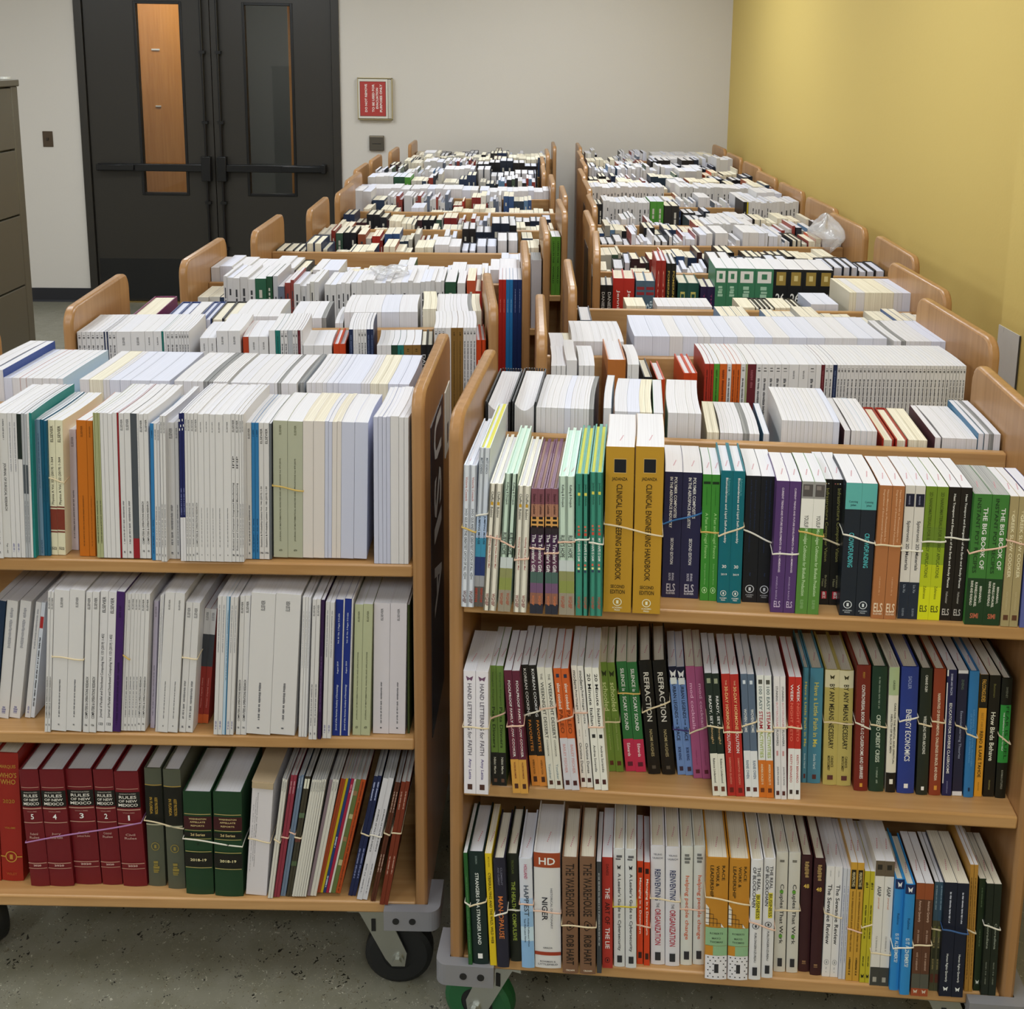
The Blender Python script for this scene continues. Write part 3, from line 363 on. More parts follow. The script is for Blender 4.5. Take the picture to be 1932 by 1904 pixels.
'ed26': ('p','#111316','w','black gold-crested volume','black crest volumes','q .03 .18 .2 .85 #9c8440;q .07 .13 .4 .65 #d8c88c;h .27 .38 .6 #dcdcd8 26;h .41 .44 .5 #a8a8a4 EDITION'),
'lgrn': ('p','#54842c','w','lime green paperback with dark letters','lime green paperbacks','d .08 .45 .35 #1c3010 LEARN IN THE;d .5 .8 .35 #1c3010 WORLD'),
'bred': ('p','#a8241c','w','tall red booklet','tall red booklets','n .2 .35 .2 #d88070'),
'bblu': ('p','#2474b4','w','tall sky blue booklet','tall sky blue booklets','n .2 .35 .2 #a0c8e8'),
'bnav': ('p','#182c5c','w','tall navy booklet','tall navy booklets','n .1 .35 .15 #8c9cc8'),
'wrap': ('p','#a8a4a8','G','tall white shrink-wrapped book','tall shrink-wrapped books','')}
ROWS=[('R1','z1','f','front right cart top shelf',[(233,-21,237,188,'101 gus;97 gus'),
(419,-18,265,376,'85 jump;76 jump'),
(599,-30,212,465,'97 wise;97 wise'),
(829,-30,229,441,'96 ruby;96 ruby'),
(1078,-30,210,254,'98 wise;98 wise'),
(1337,-30,207,17,'100 trav;100 trav'),
(1580,-30,208,-120,'96 trav;100 trav'),
(1798,-30,229,-166,'116 ruby;120 ruby'),
(2060,-30,234,-171,'99 sam;99 sam'),
(2279,-29,237,-179,'95 sam;99 sam'),
(2486,-13,274,-66,'438 clin'),
(2946,-13,276,-75,'434 clin'),
(3417,46,215,-65,'283 poly;303 poly'),
(4030,41,215,-141,'138 frug;131 frug'),
(4305,37,224,-118,'188 biom;188 biom'),
(4707,43,215,-126,'233 ctrl;226 ctrl'),
(5126,13,220,-36,'200 memb;179 memb'),
(5514,12,221,-28,'188 algae;175 algae'),
(5934,47,213,-278,'162 infra;190 infra'),
(6206,14,221,-100,'243 crowd;230 crowd'),
(6690,9,221,-42,'194 nano;184 nano'),
(7109,13,221,-136,'149 spin;151 spin'),
(7409,13,221,-85,'167 nrg;170 nrg'),
(7752,14,221,-58,'176 heat;172 heat'),
(8114,5,215,-99,'271 pot;255 pot'),
(8659,4,214,-144,'131 greek;131 greek'),
(8948,3,214,-175,'185 redblu')]),
('R1','z2','f','front right cart middle shelf',[(281,-22,220,-41,'195 hand;204 hand'),
(714,3,217,-318,'119 pasta;121 pasta'),
(1080,-14,220,-768,'130 fool;126 fool'),
(1374,8,219,-994,'130 korea;127 korea'),
(1645,3,219,-986,'122 dess;124 dess'),
(1921,3,219,-1029,'122 paleo;124 paleo'),
(2190,12,220,-961,'97 knit;101 knit'),
(2411,7,221,-956,'117 ital;112 ital'),
(2639,59,202,-1030,'121 school;127 school'),
(2926,62,203,-1075,'170 scary;170 scary'),
(3307,59,209,-1093,'207 refr'),
(3545,60,210,-1125,'215 refr'),
(3804,61,200,-1148,'131 urban;131 urban'),
(4066,54,206,-1046,'148 mod;136 mod'),
(4361,11,220,-1031,'116 dough;111 dough'),
(4604,13,219,-925,'137 horm;137 horm'),
(4895,14,220,-840,'107 woven;111 woven'),
(5115,14,219,-682,'119 steam;119 steam'),
(5376,12,220,-631,'96 butter;90 butter'),
(5580,14,219,-445,'100 keto;100 keto'),
(5858,60,210,-394,'109 faith'),
(5965,61,210,-322,'212 faith'),
(6216,59,210,-377,'228 means;228 means'),
(6709,48,227,-404,'221 contr'),
(6955,49,226,-387,'237 credo'),
(7225,49,226,-377,'159 care'),
(7412,49,228,-358,'275 energy'),
(7721,47,228,-375,'182 wrest'),
(7929,48,228,-359,'186 narr'),
(8141,48,227,-375,'152 divers'),
(8312,50,226,-338,'155 learn'),
(8492,48,227,-360,'152 interp'),
(8665,51,220,-320,'127 tahoe'),
(8819,52,219,-333,'172 birds'),
(9009,51,216,-329,'164 fuel')]),
('R1','z3','f','front right cart bottom shelf',[(347,-15,215,-421,'65 gthin'),
(421,-11,215,-421,'265 strang'),
(717,-13,215,-478,'114 cyber'),
(845,-15,209,-408,'197 man'),
(1053,0,207,-410,'186 hcomp'),
(1259,-11,209,-351,'215 happ'),
(1483,-9,221,-239,'440 niger'),
(1955,-17,221,-204,'261 ware'),
(2251,-16,223,-233,'261 ware'),
(2535,-13,213,-251,'77 gthi2'),
(2623,-1,213,-252,'174 lie'),
(2820,5,226,-301,'183 guide'),
(3014,4,227,-293,'183 guide'),
(3207,13,199,-266,'104 down'),
(3325,11,199,-264,'99 down'),
(3447,16,228,-331,'236 reinv'),
(3691,15,228,-297,'240 reinv'),
(3949,19,228,-287,'196 help'),
(4162,22,228,-304,'191 help'),
(4351,-5,229,-264,'361 race'),
(4729,-3,228,-259,'334 race'),
(5084,-2,228,-264,'196 block'),
(5302,4,227,-264,'188 block'),
(5529,19,229,-290,'189 coup'),
(5738,19,230,-307,'188 coup'),
(5948,23,223,-300,'180 m48'),
(6134,17,223,-223,'179 m48'),
(6327,15,211,-182,'136 sewa;127 sewa'),
(6596,12,211,-176,'60 slimg;54 slimg'),
(6715,10,225,-211,'107 persp;109 persp'),
(6939,8,212,-192,'88 bluey;75 bluey'),
(7101,4,236,-204,'152 asap;150 asap'),
(7415,-3,210,-207,'142 alz'),
(7564,-11,208,-230,'154 alz'),
(7741,-12,212,-258,'136 amq;136 amq'),
(8068,1,206,-270,'74 camo;74 camo'),
(8206,-9,214,-292,'199 hrq;186 hrq'),
(8657,5,239,-397,'63 tan;63 tan'),
(8814,8,212,-356,'107 dgr'),
(8912,0,210,-366,'119 conr;119 conr')]),
('L1','z1','f','front left cart top shelf',[(1972,2,259,425,'114 jp;123 jw'),
(2209,3,259,418,'141 jsr;78 jn;78 jn;74 blkw;43 gryp;47 gryp;38 jt;43 teal'),
(2718,15,245,376,'65 steel;70 steel;52 tblu;52 tblu'),
(2957,19,244,441,'118 phys;128 phys'),
(3207,41,222,411,'133 jlg'),
(3463,16,245,394,'169 oran;101 oran'),
(3804,7,260,313,'56 ygrn;56 ygrn;56 jp;69 jp;78 jp;76 jp;29 redt;87 jw;105 jw;105 dgry;25 jt;83 jb;78 jb'),
(4754,5,246,369,'60 blu;51 jw;43 jw'),
(4931,1,262,377,'47 jw;47 jw'),
(5021,12,246,336,'128 jw;63 jw'),
(5277,-2,264,328,'46 navd;42 navd;42 jw;51 jw;60 jw;60 jb;98 jm;94 jm;95 jm;131 jm;133 jm;64 rob;64 rob;42 jw;31 jw'),
(6277,15,246,289,'91 jw;79 jw;61 blu;61 blu;81 stat;90 stat;38 slv'),
(6816,18,246,269,'244 sage;258 sage;177 jbg;193 jbg;58 jl;62 jl;80 jbg;72 jbg;222 jl;226 jl'),
(8572,7,264,97,'78 jl;69 jl;65 jl;65 jl;140 jp;87 jp;74 jp')]),
('L1','z2','f','front left cart middle shelf',[(1389,41,231,1545,'128 jw;110 navt'),
(1646,43,232,1517,'194 jn'),
(1851,44,232,1638,'193 jn'),
(2129,45,229,1604,'100 jn;72 crk'),
(2670,4,270,930,'51 jb;51 jb'),
(2791,4,270,902,'264 jm;266 jm'),
(3352,4,269,860,'108 jb;122 jb'),
(3595,5,269,874,'138 para;140 para;135 purp'),
(4016,8,264,876,'35 jp;67 jw;62 jw;53 jw;53 jw;71 jb;76 jb'),
(4484,22,246,815,'77 lilc'),
(4613,11,264,872,'30 jt;30 jt'),
(4677,7,268,985,'172 jm;172 jm'),
(5045,9,250,981,'116 jw;125 jw'),
(5266,38,225,1120,'105 rgry;101 rgry'),
(5677,3,265,718,'71 jn;76 jn;67 bwht;67 jn;60 jn'),
(6065,6,267,680,'81 jb;99 jb'),
(6258,3,269,710,'424 jm;433 jm'),
(7183,3,267,566,'53 jt;44 jt;44 jt'),
(7378,-4,267,531,'67 jw;71 jw'),
(7533,-2,267,489,'60 dprp'),
(7614,0,261,480,'73 jn;76 jn'),
(7775,8,262,469,'131 derm;23 jt;117 derm;26 jt'),
(8128,11,252,366,'145 sag2;164 sag2'),
(8482,17,251,237,'284 opt;289 opt'),
(9097,20,248,90,'35 dgs')]),
('L1','z3','f','front left cart bottom shelf',[(1063,40,264,381,'404 who'),
(1483,41,264,343,'395 who'),
(2075,29,239,-233,'350 nm5'),
(2425,30,239,-164,'442 nm4'),
(2879,36,237,-200,'477 nm3'),
(3378,36,238,-180,'366 nm2'),
(3775,33,236,-198,'442 nm1'),
(4245,35,244,139,'307 asset'),
(4624,29,245,69,'316 asset'),
(4999,16,209,150,'506 wash'),
(5543,12,213,220,'515 wash'),
(6100,14,232,893,'379 env'),
(6518,7,246,1418,'45 mw;45 mw'),
(6617,10,253,1567,'54 mpk;54 mpk'),
(6737,13,251,1641,'45 mbl;45 mbl'),
(6846,12,250,1674,'50 mpl;45 mpl'),
(6959,9,243,1784,'45 mw;45 mw;40 mw;40 mw;40 mw;40 mw'),
(7224,13,243,1959,'59 mmv;54 mw;54 mw'),
(7386,14,240,2169,'42 mor;42 mor;45 myl;49 mbu;54 mcr;35 mw;82 mgn;91 mta'),
(7978,16,251,2071,'68 mnv;68 mnv'),
(8152,6,253,2069,'100 mwj;91 mwj'),
(8408,4,248,1967,'44 mbr;44 mbr'),
(8587,-5,254,1691,'77 mrb;72 mrb')]),
('L1','z1','r','front left cart back row',[(727,242,267,0,'158 fw;178 fw;168 fblue'),
(1245,242,252,0,'158 fl;148 fw;118 forg;118 fw;178 fw;138 ft;138 fw;118 flbl'),
(2657,242,251,0,'178 fw;259 fc;58 ft;58 ft;198 fl;198 fl;369 fl;368 fl'),
(4478,242,251,0,'168 fw;158 fw;108 ft;108 ft;88 fdk;88 fdk;43 ft;43 ft;43 ft;43 ft;48 ft;48 ft'),
(5538,242,250,0,'178 fw;148 fw;168 fw;168 fw;158 fw;48 ft;68 fdk;138 fw;158 fw'),
(6794,252,249,0,'88 slee'),
(6938,242,252,0,'88 ft;88 ft;118 ft;78 ft;118 fl;98 fl;427 fl;58 ft;58 ft;48 ft;158 fc;178 fc;198 fl;198 fl')]),
('R1','z1','r','front right cart back row',[(258,242,259,0,'442 spir'),
(731,242,261,0,'431 spir'),
(1184,242,252,0,'83 ft;83 ft;92 ft;111 fw;120 fw;110 fl;73 ft;54 ft;101 fw;45 ft;45 ft;82 fdk'),
(2362,252,252,0,'138 flbl'),
(2570,242,250,0,'221 fw;221 fl;100 fc;109 fc;174 fgrn'),
(3508,242,251,0,'164 fw;192 fw;109 ft;108 ft'),
(4177,242,218,0,'109 fcream;99 fcream;72 ft;72 ft;72 ft;81 ft;90 ft;108 fdk;81 ft;90 ft'),
(5167,254,215,0,'109 fsky'),
(5451,242,245,0,'107 fw;71 ft;71 ft;71 ft;62 ft;71 ft;71 ft;71 ft;80 ft;80 fw;107 fw;107 fl'),
(6542,242,231,0,'107 fmar;79 ft;79 ft;106 flbl;88 ft;79 ft'),
(7202,242,218,0,'196 fred'),
(7428,242,218,0,'196 fred'),
(7644,242,218,0,'160 fcream;159 fcream'),
(8090,242,224,0,'105 fmar;230 fw;176 fw;87 ft;87 ft'),
(8815,242,234,0,'96 fsky;69 ft;78 fdk;113 fw')]),
('L2','z1','f','second left cart front row',[(259,12,256,0,'93 jpv;93 jpv;93 jpv;93 jpv;93 jpv;88 jpv;27 jnv;27 jt;29 jnv;83 jpv;86 jpv;302 jm;303 jm;179 jm;174 jm;43 jteal;43 jt;89 jpv;89 jpv;89 jpv;55 jpv;55 jpv;55 jpv;55 jpv'),
(2872,12,240,0,'175 jm;170 jm'),
(3233,12,256,0,'250 jm;262 jm'),
(3801,12,242,0,'124 forg;217 jm;206 jm'),
(4370,12,256,0,'136 jp;108 jteal;79 jpv;79 jpv;102 gryp;56 jpv;56 jpv;56 jmar;44 jt'),
(5113,12,221,0,'231 jp;208 jp;185 jp'),
(5778,12,224,0,'127 hor;138 hor'),
(6124,12,257,0,'92 jnv;51 jt;51 jt;57 jpv;68 jpv;62 jpv;80 jnv;68 jnv'),
(6739,12,220,0,'104 jt;104 jt;104 jt;140 jdg;140 jteal;187 jbrn;188 jbrn;140 hbk;129 hbk'),
(8018,12,259,0,'81 jpv;81 jpv;81 jpv;129 jp;135 jbrn;135 jbrn;69 jpv;70 jpv;70 jpv;76 jpv'),
(8970,12,230,0,'106 hor;106 hor')]),
('L2','z1','r','second left cart back row',[(736,242,234,0,'564 fmag'),
(1560,242,231,0,'233 fbh;246 fbh;296 fw;160 fbh;160 fbh;272 fblk;273 fblk'),
(3254,242,236,0,'223 fw;274 fw;274 fw;250 fw'),
(4534,242,231,0,'276 fw;251 fw;226 fw;112 fdk'),
(5620,242,218,0,'100 ft;87 ft'),
(5842,242,245,0,'138 ft;100 ft;266 fw;382 fw;434 fl;448 fw'),
(7700,242,252,0,'178 fc;153 fc'),
(8086,242,246,0,'192 fw;140 ft;76 ft;76 ft;115 ft;167 fw;102 fdk;102 fc;102 fc')]),
('R2','z1','f','second right cart front row',[(307,12,244,0,'106 jt;95 jt;95 jt'),
(618,12,256,0,'214 jp'),
(868,12,245,0,'106 jt;106 jt;106 jt'),
(1459,12,258,0,'365 fboard'),
(1861,12,248,0,'84 jt;149 jp'),
(2205,12,222,0,'171 hbk'),
(2477,12,217,0,'161 hor'),
(3015,12,231,0,'150 hor;128 hor'),
(3441,12,251,0,'101 jred;85 jred;117 jgrn;150 jor;90 jpv;90 jor;96 jor;96 jpv;41 ygrn;172 jmar;117 jpv;128 jpv;128 jpv;139 jpv;150 jpv;205 jm;194 jm;150 jpv;107 jp;74 jmar;80 jpv;85 jpv;85 jnv;63 jpv;63 jpv;63 jpv;80 jpv;80 jpv;80 jpv;80 jpv;80 jpv;80 jpv;80 jpv;80 jpv;80 jpv;80 jpv;80 jpv;80 jpv;80 jpv;80 jpv;80 jpv;80 jpv;80 jpv;80 jpv;80 jpv;80 jpv;80 jpv;80 jpv;80 jpv;80 jpv;80 jpv;80 jpv;64 jpv;64 jpv;64 jpv;64 jpv;64 jpv')]),
('R2','z1','r','second right cart back row',[(320,242,213,0,'319 fw;164 fc'),
(803,242,238,0,'117 ft;140 ft;235 fw;164 ft;140 ft;117 ft;117 ft;117 ft'),
(2224,242,251,0,'414 fl;378 fl;295 fw;331 fl;141 ft;141 ft;296 fl;308 fl;380 fw;404 fl;380 fw;392 fl;405 fl;393 fw;333 fw;357 fl;310 fl'),
(8081,242,245,0,'82 ft;82 ft;106 fdk;94 ft;106 ft;106 ft;118 ft;142 ft;214 fl;190 fl')]),
('R3','z1','r','third right cart back row',[(1643,242,214,0,'281 fcream;238 fcream'),
(2464,242,214,0,'182 ft;182 ft;182 ft;182 ft;182 ft;182 ft;182 ft;182 ft'),
(4690,242,213,0,'396 fcream;126 fblk;126 fblk;126 fblk;140 fblk;154 fcream;154 fcream;154 fcream;140 fblk;140 fblk'),
(6576,242,224,0,'396 fl;340 fl'),
(7594,242,257,0,'112 fc;69 fc;225 fw;467 fc;311 fc;112 ft;112 ft;254 fl')]),
('R4','z1','f','fourth right cart front row',[(233,12,208,0,'169 hbk;184 hbk'),
(599,12,229,0,'308 jen;315 jen'),
(1268,12,223,0,'277 guest;277 guest'),
(1837,12,284,0,'152 rtall;137 rtall'),
(2148,12,276,0,'137 ponz;144 ponz'),
(2492,12,219,0,'292 des;322 des'),
(3161,12,209,0,'207 que;214 que'),
(3571,12,265,0,'337 mid;336 mid;490 mid;528 mid;420 ed26;435 ed26;435 ed26;427 ed26')]),
('L3','z1','f','third left cart front row',[(8599,12,263,0,'99 bred;99 bred;99 bblu;85 bblu;128 bnav;114 bnav')]),
('L5','z1','f','fifth left cart front row',[(8880,12,218,0,'153 lgrn;173 lgrn')]),
('L4','z1','f','fourth left cart front row',[(8875,12,224,0,'320 wrap')])]
SEGS=[('L3','f',40,113,221,'C'),('L3','f',116,200,264,'W'),('L3','f',201,246,264,'G'),('L3','f',248,370,261,'w'),('L3','f',387,456,251,'W'),('L3','f',459,711,256,'W'),('L3','f',714,746,253,'G'),('L3','f',747,772,255,'W'),('L3','f',773,818,255,'R'),('L3','r',24,264,248,'F'),('L3','r',265,310,248,'K'),('L3','r',317,394,245,'F'),('L3','r',406,532,240,'C'),('L3','r',535,714,226,'F'),('L3','r',718,826,236,'F'),('L3','r',834,922,246,'F'),('L4','f',275,452,170,'W'),('L4','f',457,516,200,'G'),('L4','f',519,608,171,'C'),('L4','f',615,773,184,'W'),('L4','f',791,862,221,'F'),('L4','r',31,206,229,'K'),('L4','r',216,282,214,'C'),('L4','r',284,364,216,'C'),('L4','r',386,475,217,'C'),('L4','r',498,561,231,'C'),('L4','r',564,650,233,'F'),('L4','r',654,851,245,'H'),('L4','r',860,919,254,'C'),('L5','f',41,102,227,'k'),('L5','f',104,129,226,'B'),('L5','f',132,180,220,'K'),('L5','f',184,231,221,'C'),('L5','f',235,273,219,'R'),('L5','f',275,375,223,'B'),('L5','f',388,423,216,'k'),('L5','f',423,538,215,'w'),('L5','f',561,760,260,'H'),('L5','f',780,847,207,'C'),('L5','r',30,86,211,'C'),('L5','r',86,187,227,'C'),('L5','r',207,267,208,'R'),('L5','r',270,368,233,'C'),('L5','r',372,470,207,'C'),('L5','r',474,551,218,'B'),('L5','r',709,908,224,'C'),('L6','f',34,232,219,'K'),('L6','f',242,292,202,'G'),('L6','f',298,408,218,'K'),('L6','f',410,438,208,'B'),('L6','f',442,494,228,'R'),('L6','f',498,632,211,'w'),('L6','f',680,879,207,'H'),('L6','r',82,116,222,'C'),('L6','r',161,233,210,'C'),('L6','r',287,341,229,'F'),('L6','r',364,896,216,'C'),('L7','f',41,119,262,'F'),('L7','f',124,185,242,'C'),('L7','f',192,261,252,'w'),('L7','f',266,304,243,'F'),('L7','f',308,479,244,'w'),('L7','f',486,534,227,'R'),('L7','f',569,641,242,'R'),('L7','f',641,707,248,'w'),('L7','f',712,838,241,'B'),('L7','r',24,267,250,'F'),('L7','r',275,592,251,'F'),('L7','r',597,639,244,'F'),('L7','r',639,922,245,'F'),('L8','f',72,196,279,'F'),('L8','f',199,282,278,'G'),('L8','f',284,362,274,'C'),('L8','f',362,430,290,'M'),('L8','f',435,515,273,'C'),('L8','f',518,606,289,'K'),('L8','f',619,697,265,'k'),('L8','f',700,892,276,'M'),('L8','r',85,422,288,'M'),('L8','r',430,584,300,'F'),('L8','r',597,900,291,'H'),('L9','f',113,198,296,'K'),('L9','f',200,297,280,'C'),('L9','f',297,396,310,'F'),('L9','f',399,566,310,'w'),('L9','f',580,907,310,'H'),('L9','r',160,278,299,'C'),('L9','r',281,322,310,'R'),('L9','r',322,572,292,'k'),('L9','r',586,660,310,'C'),('L9','r',663,742,310,'K'),('L9','r',748,911,306,'C'),('L10','f',101,209,269,'k'),('L10','f',209,277,310,'F'),('L10','f',284,581,296,'C'),('L10','f',597,699,306,'K'),('L10','f',705,922,289,'C'),('L10','r',110,286,281,'R'),('L10','r',289,510,283,'H'),('L10','r',526,922,277,'C'),('L11','r',30,186,249,'C'),('L11','r',190,535,240,'H'),('L11','r',553,640,255,'K'),('L11','r',647,885,239,'M'),('L11','f',51,880,244,'C'),('R3','f',31,60,246,'H'),('R3','f',358,917,228,'B'),('R4','r',26,66,213,'C'),('R4','r',67,120,230,'H'),('R4','r',124,187,215,'C'),('R4','r',233,361,215,'w'),('R4','r',368,912,240,'H'),('R5','f',38,113,211,'B'),('R5','f',115,203,209,'K'),('R5','f',205,253,211,'R'),('R5','f',255,334,219,'B'),('R5','f',334,383,216,'K'),('R5','f',388,699,215,'K'),('R5','f',708,881,214,'C'),('R5','r',57,162,235,'H'),('R5','r',164,247,238,'w'),('R5','r',249,314,243,'H'),('R5','r',316,405,236,'w'),('R5','r',409,456,247,'F'),('R5','r',466,513,253,'F'),('R5','r',519,563,225,'w'),('R5','r',565,656,260,'F'),('R5','r',659,734,241,'w'),('R5','r',743,801,244,'k'),('R5','r',803,849,241,'R'),('R5','r',853,922,234,'F'),('R6','f',24,48,228,'B'),('R6','f',50,88,230,'B'),('R6','f',90,134,241,'C'),('R6','f',137,169,229,'w'),('R6','f',200,277,222,'K'),('R6','f',278,351,231,'K'),('R6','f',351,432,236,'R'),('R6','f',434,625,249,'W'),('R6','f',636,779,235,'w'),('R6','f',789,901,236,'M'),('R6','r',65,111,220,'w'),('R6','r',115,192,233,'M'),('R6','r',231,342,217,'w'),('R6','r',405,491,241,'H'),('R6','r',502,662,238,'F'),('R6','r',673,899,231,'C'),('R7','f',24,67,255,'K'),('R7','f',69,270,258,'W'),('R7','f',273,332,258,'G'),('R7','f',335,407,234,'K'),('R7','f',418,533,230,'H'),('R7','f',677,698,260,'Y'),('R7','f',700,922,263,'W'),('R7','r',367,511,233,'w'),('R7','r',518,570,254,'F'),('R7','r',576,668,226,'w'),('R7','r',691,775,256,'F'),('R7','r',781,895,278,'F'),('R8','f',36,395,260,'W'),('R8','f',401,465,229,'C'),('R8','f',471,535,265,'W'),('R8','f',538,821,261,'W'),('R8','f',834,922,270,'C'),('R8','r',50,443,253,'C'),('R8','r',456,535,263,'F'),('R8','r',549,922,256,'C'),('R9','f',32,171,253,'K'),('R9','f',174,348,246,'w'),('R9','f',361,501,270,'B'),('R9','f',506,627,289,'F'),('R9','f',634,895,257,'H'),('R9','r',39,184,281,'M'),('R9','r',198,431,286,'M'),('R9','r',437,533,283,'F'),('R9','r',576,664,279,'F'),('R9','r',680,782,251,'R'),('R9','r',787,868,276,'C'),('R10','f',47,201,259,'K'),('R10','f',216,385,258,'M'),('R10','f',409,711,288,'H'),('R10','f',718,786,264,'H'),('R10','f',791,886,302,'F'),('R10','r',54,219,273,'C'),('R10','r',251,410,269,'k'),('R10','r',442,729,281,'F'),('R10','r',744,904,288,'M'),('R11','f',38,112,286,'M'),('R11','f',231,417,251,'w'),('R11','f',485,773,251,'F'),('R11','f',772,873,285,'R'),('R11','r',44,138,250,'B'),('R11','r',285,459,260,'M'),('R11','r',494,879,255,'F')]
BANDS=[('R1','z1',0,0.43,0.46,'#c8aa60'),('R1','z1',1,0.42,0.4,'#dcd8cc'),('R1','z1',2,0.41,0.42,'#d8b4a0'),('R1','z1',3,0.48,0.52,'#d8b4a0'),('R1','z1',4,0.58,0.56,'#d8b4a0'),('R1','z1',5,0.47,0.47,'#d8b4a0'),('R1','z1',6,0.51,0.5,'#d8b4a0'),('R1','z1',7,0.47,0.46,'#d8b4a0'),('R1','z1',8,0.46,0.45,'#dcd8cc'),('R1','z1',9,0.48,0.49,'#dcd8cc'),('R1','z1',(10,11),0.46,0.52,'#d8c8a8'),('R1','z1',12,0.41,0.31,'#3a6ea8'),('R1','z1',13,0.45,0.45,'#c8aa60'),('R1','z1',14,0.49,0.41,'#d8c8a8'),('R1','z1',15,0.42,0.52,'#dcd8cc'),('R1','z1',16,0.55,0.54,'#dcd8cc'),('R1','z1',17,0.37,0.4,'#c8aa60'),('R1','z1',18,0.46,0.52,'#d8c8a8'),('R1','z1',19,0.38,0.44,'#dcd8cc'),('R1','z1',20,0.44,0.44,'#d8c8a8'),('R1','z1',21,0.48,0.48,'#dcd8cc'),('R1','z1',22,0.41,0.4,'#dcd8cc'),('R1','z1',23,0.37,0.38,'#dcd8cc'),('R1','z1',24,0.45,0.38,'#d8b4a0'),('R1','z1',25,0.33,0.36,'#d8b4a0'),('R1','z2',0,0.44,0.44,'#d8c8a8'),('R1','z2',1,0.44,0.38,'#d8b4a0'),('R1','z2',2,0.44,0.43,'#d8b4a0'),('R1','z2',3,0.4,0.36,'#dcd8cc'),('R1','z2',4,0.33,0.31,'#d8b4a0'),('R1','z2',5,0.42,0.38,'#d8b4a0'),('R1','z2',6,0.38,0.38,'#d8b4a0'),('R1','z2',7,0.48,0.48,'#d8b4a0'),('R1','z2',8,0.53,0.53,'#d8c8a8'),('R1','z2',9,0.27,0.28,'#c8aa60'),('R1','z2',(10,11),0.44,0.35,'#d8c8a8'),('R1','z2',12,0.56,0.58,'#3c3468'),('R1','z2',13,0.58,0.52,'#d8c8a8'),('R1','z2',14,0.42,0.44,'#d8c8a8'),('R1','z2',15,0.46,0.46,'#d8c8a8'),('R1','z2',16,0.42,0.38,'#d8c8a8'),('R1','z2',17,0.45,0.45,'#d8c8a8'),('R1','z2',18,0.41,0.41,'#d8c8a8'),('R1','z2',19,0.4,0.41,'#d8c8a8'),('R1','z2',22,0.44,0.45,'#d8c8a8'),('R1','z2',23,0.44,0.49,'#dcd8cc'),('R1','z2',24,0.45,0.47,'#d8c8a8'),('R1','z2',26,0.42,0.38,'#dcd8cc'),('R1','z2',27,0.42,0.44,'#d8c8a8'),('R1','z2',28,0.4,0.41,'#d8c8a8'),('R1','z2',30,0.42,0.45,'#d8c8a8'),('R1','z2',31,0.48,0.51,'#d8c8a8'),('R1','z2',34,0.46,0.53,'#d8c8a8'),('R1','z3',0,0.43,0.46,'#dcd8cc'),('R1','z3',1,0.47,0.42,'#d8c8a8'),('R1','z3',3,0.51,0.47,'#dcd8cc'),('R1','z3',4,0.5,0.5,'#dcd8cc'),('R1','z3',5,0.4,0.4,'#d8b4a0'),('R1','z3',6,0.49,0.5,'#d8b4a0'),('R1','z3',(7,8),0.57,0.57,'#d8c8a8'),('R1','z3',(11,12),0.47,0.46,'#c8b43c'),('R1','z3',(13,14),0.6,0.62,'#d8b4a0'),('R1','z3',(15,16),0.42,0.44,'#d8c8a8'),('R1','z3',(17,18),0.51,0.51,'#d8b4a0'),('R1','z3',(19,20),0.31,0.36,'#d8c8a8'),('R1','z3',(21,22),0.5,0.56,'#d8b4a0'),('R1','z3',(23,24),0.47,0.46,'#d8c8a8'),('R1','z3',27,0.4,0.44,'#d8c8a8'),('R1','z3',29,0.55,0.58,'#d8b4a0'),('R1','z3',30,0.5,0.46,'#d8c8a8'),('R1','z3',31,0.72,0.73,'#d8c8a8'),('R1','z3',(32,33),0.57,0.55,'#dcd8cc'),('R1','z3',34,0.53,0.52,'#d8c8a8'),('R1','z3',35,0.42,0.43,'#d8c8a8'),('R1','z3',36,0.39,0.42,'#3c5c8c'),('R1','z3',37,0.5,0.53,'#d8c8a8'),('R1','z3',39,0.36,0.4,'#dcd8cc'),('L1','z1',3,0.42,0.45,'#d8c8a8'),('L1','z1',12,0.47,0.5,'#c8aa60'),('L1','z2',5,0.47,0.47,'#d8c8a8'),('L1','z2',12,0.42,0.42,'#d8c8a8'),('L1','z2',8,0.44,0.47,'#c8aa60'),('L1','z3',(2,3,4,5,6),0.62,0.45,'#a878a8'),('L1','z3',(7,8),0.42,0.48,'#d8c8a8'),('L1','z3',(9,10),0.44,0.5,'#dcd8cc'),('L1','z3',11,0.5,0.52,'#d8c8a8'),('L1','z3',12,0.5,0.52,'#d8c8a8'),('L1','z3',13,0.5,0.5,'#d8b4a0'),('L1','z3',14,0.46,0.47,'#d8b4a0'),('L1','z3',15,0.5,0.5,'#d8c8a8'),('L1','z3',19,0.47,0.48,'#d8c8a8'),('L1','z3',20,0.46,0.46,'#dcd8cc'),('L1','z3',21,0.42,0.43,'#d8c8a8'),('L1','z3',22,0.41,0.4,'#d8c8a8')]

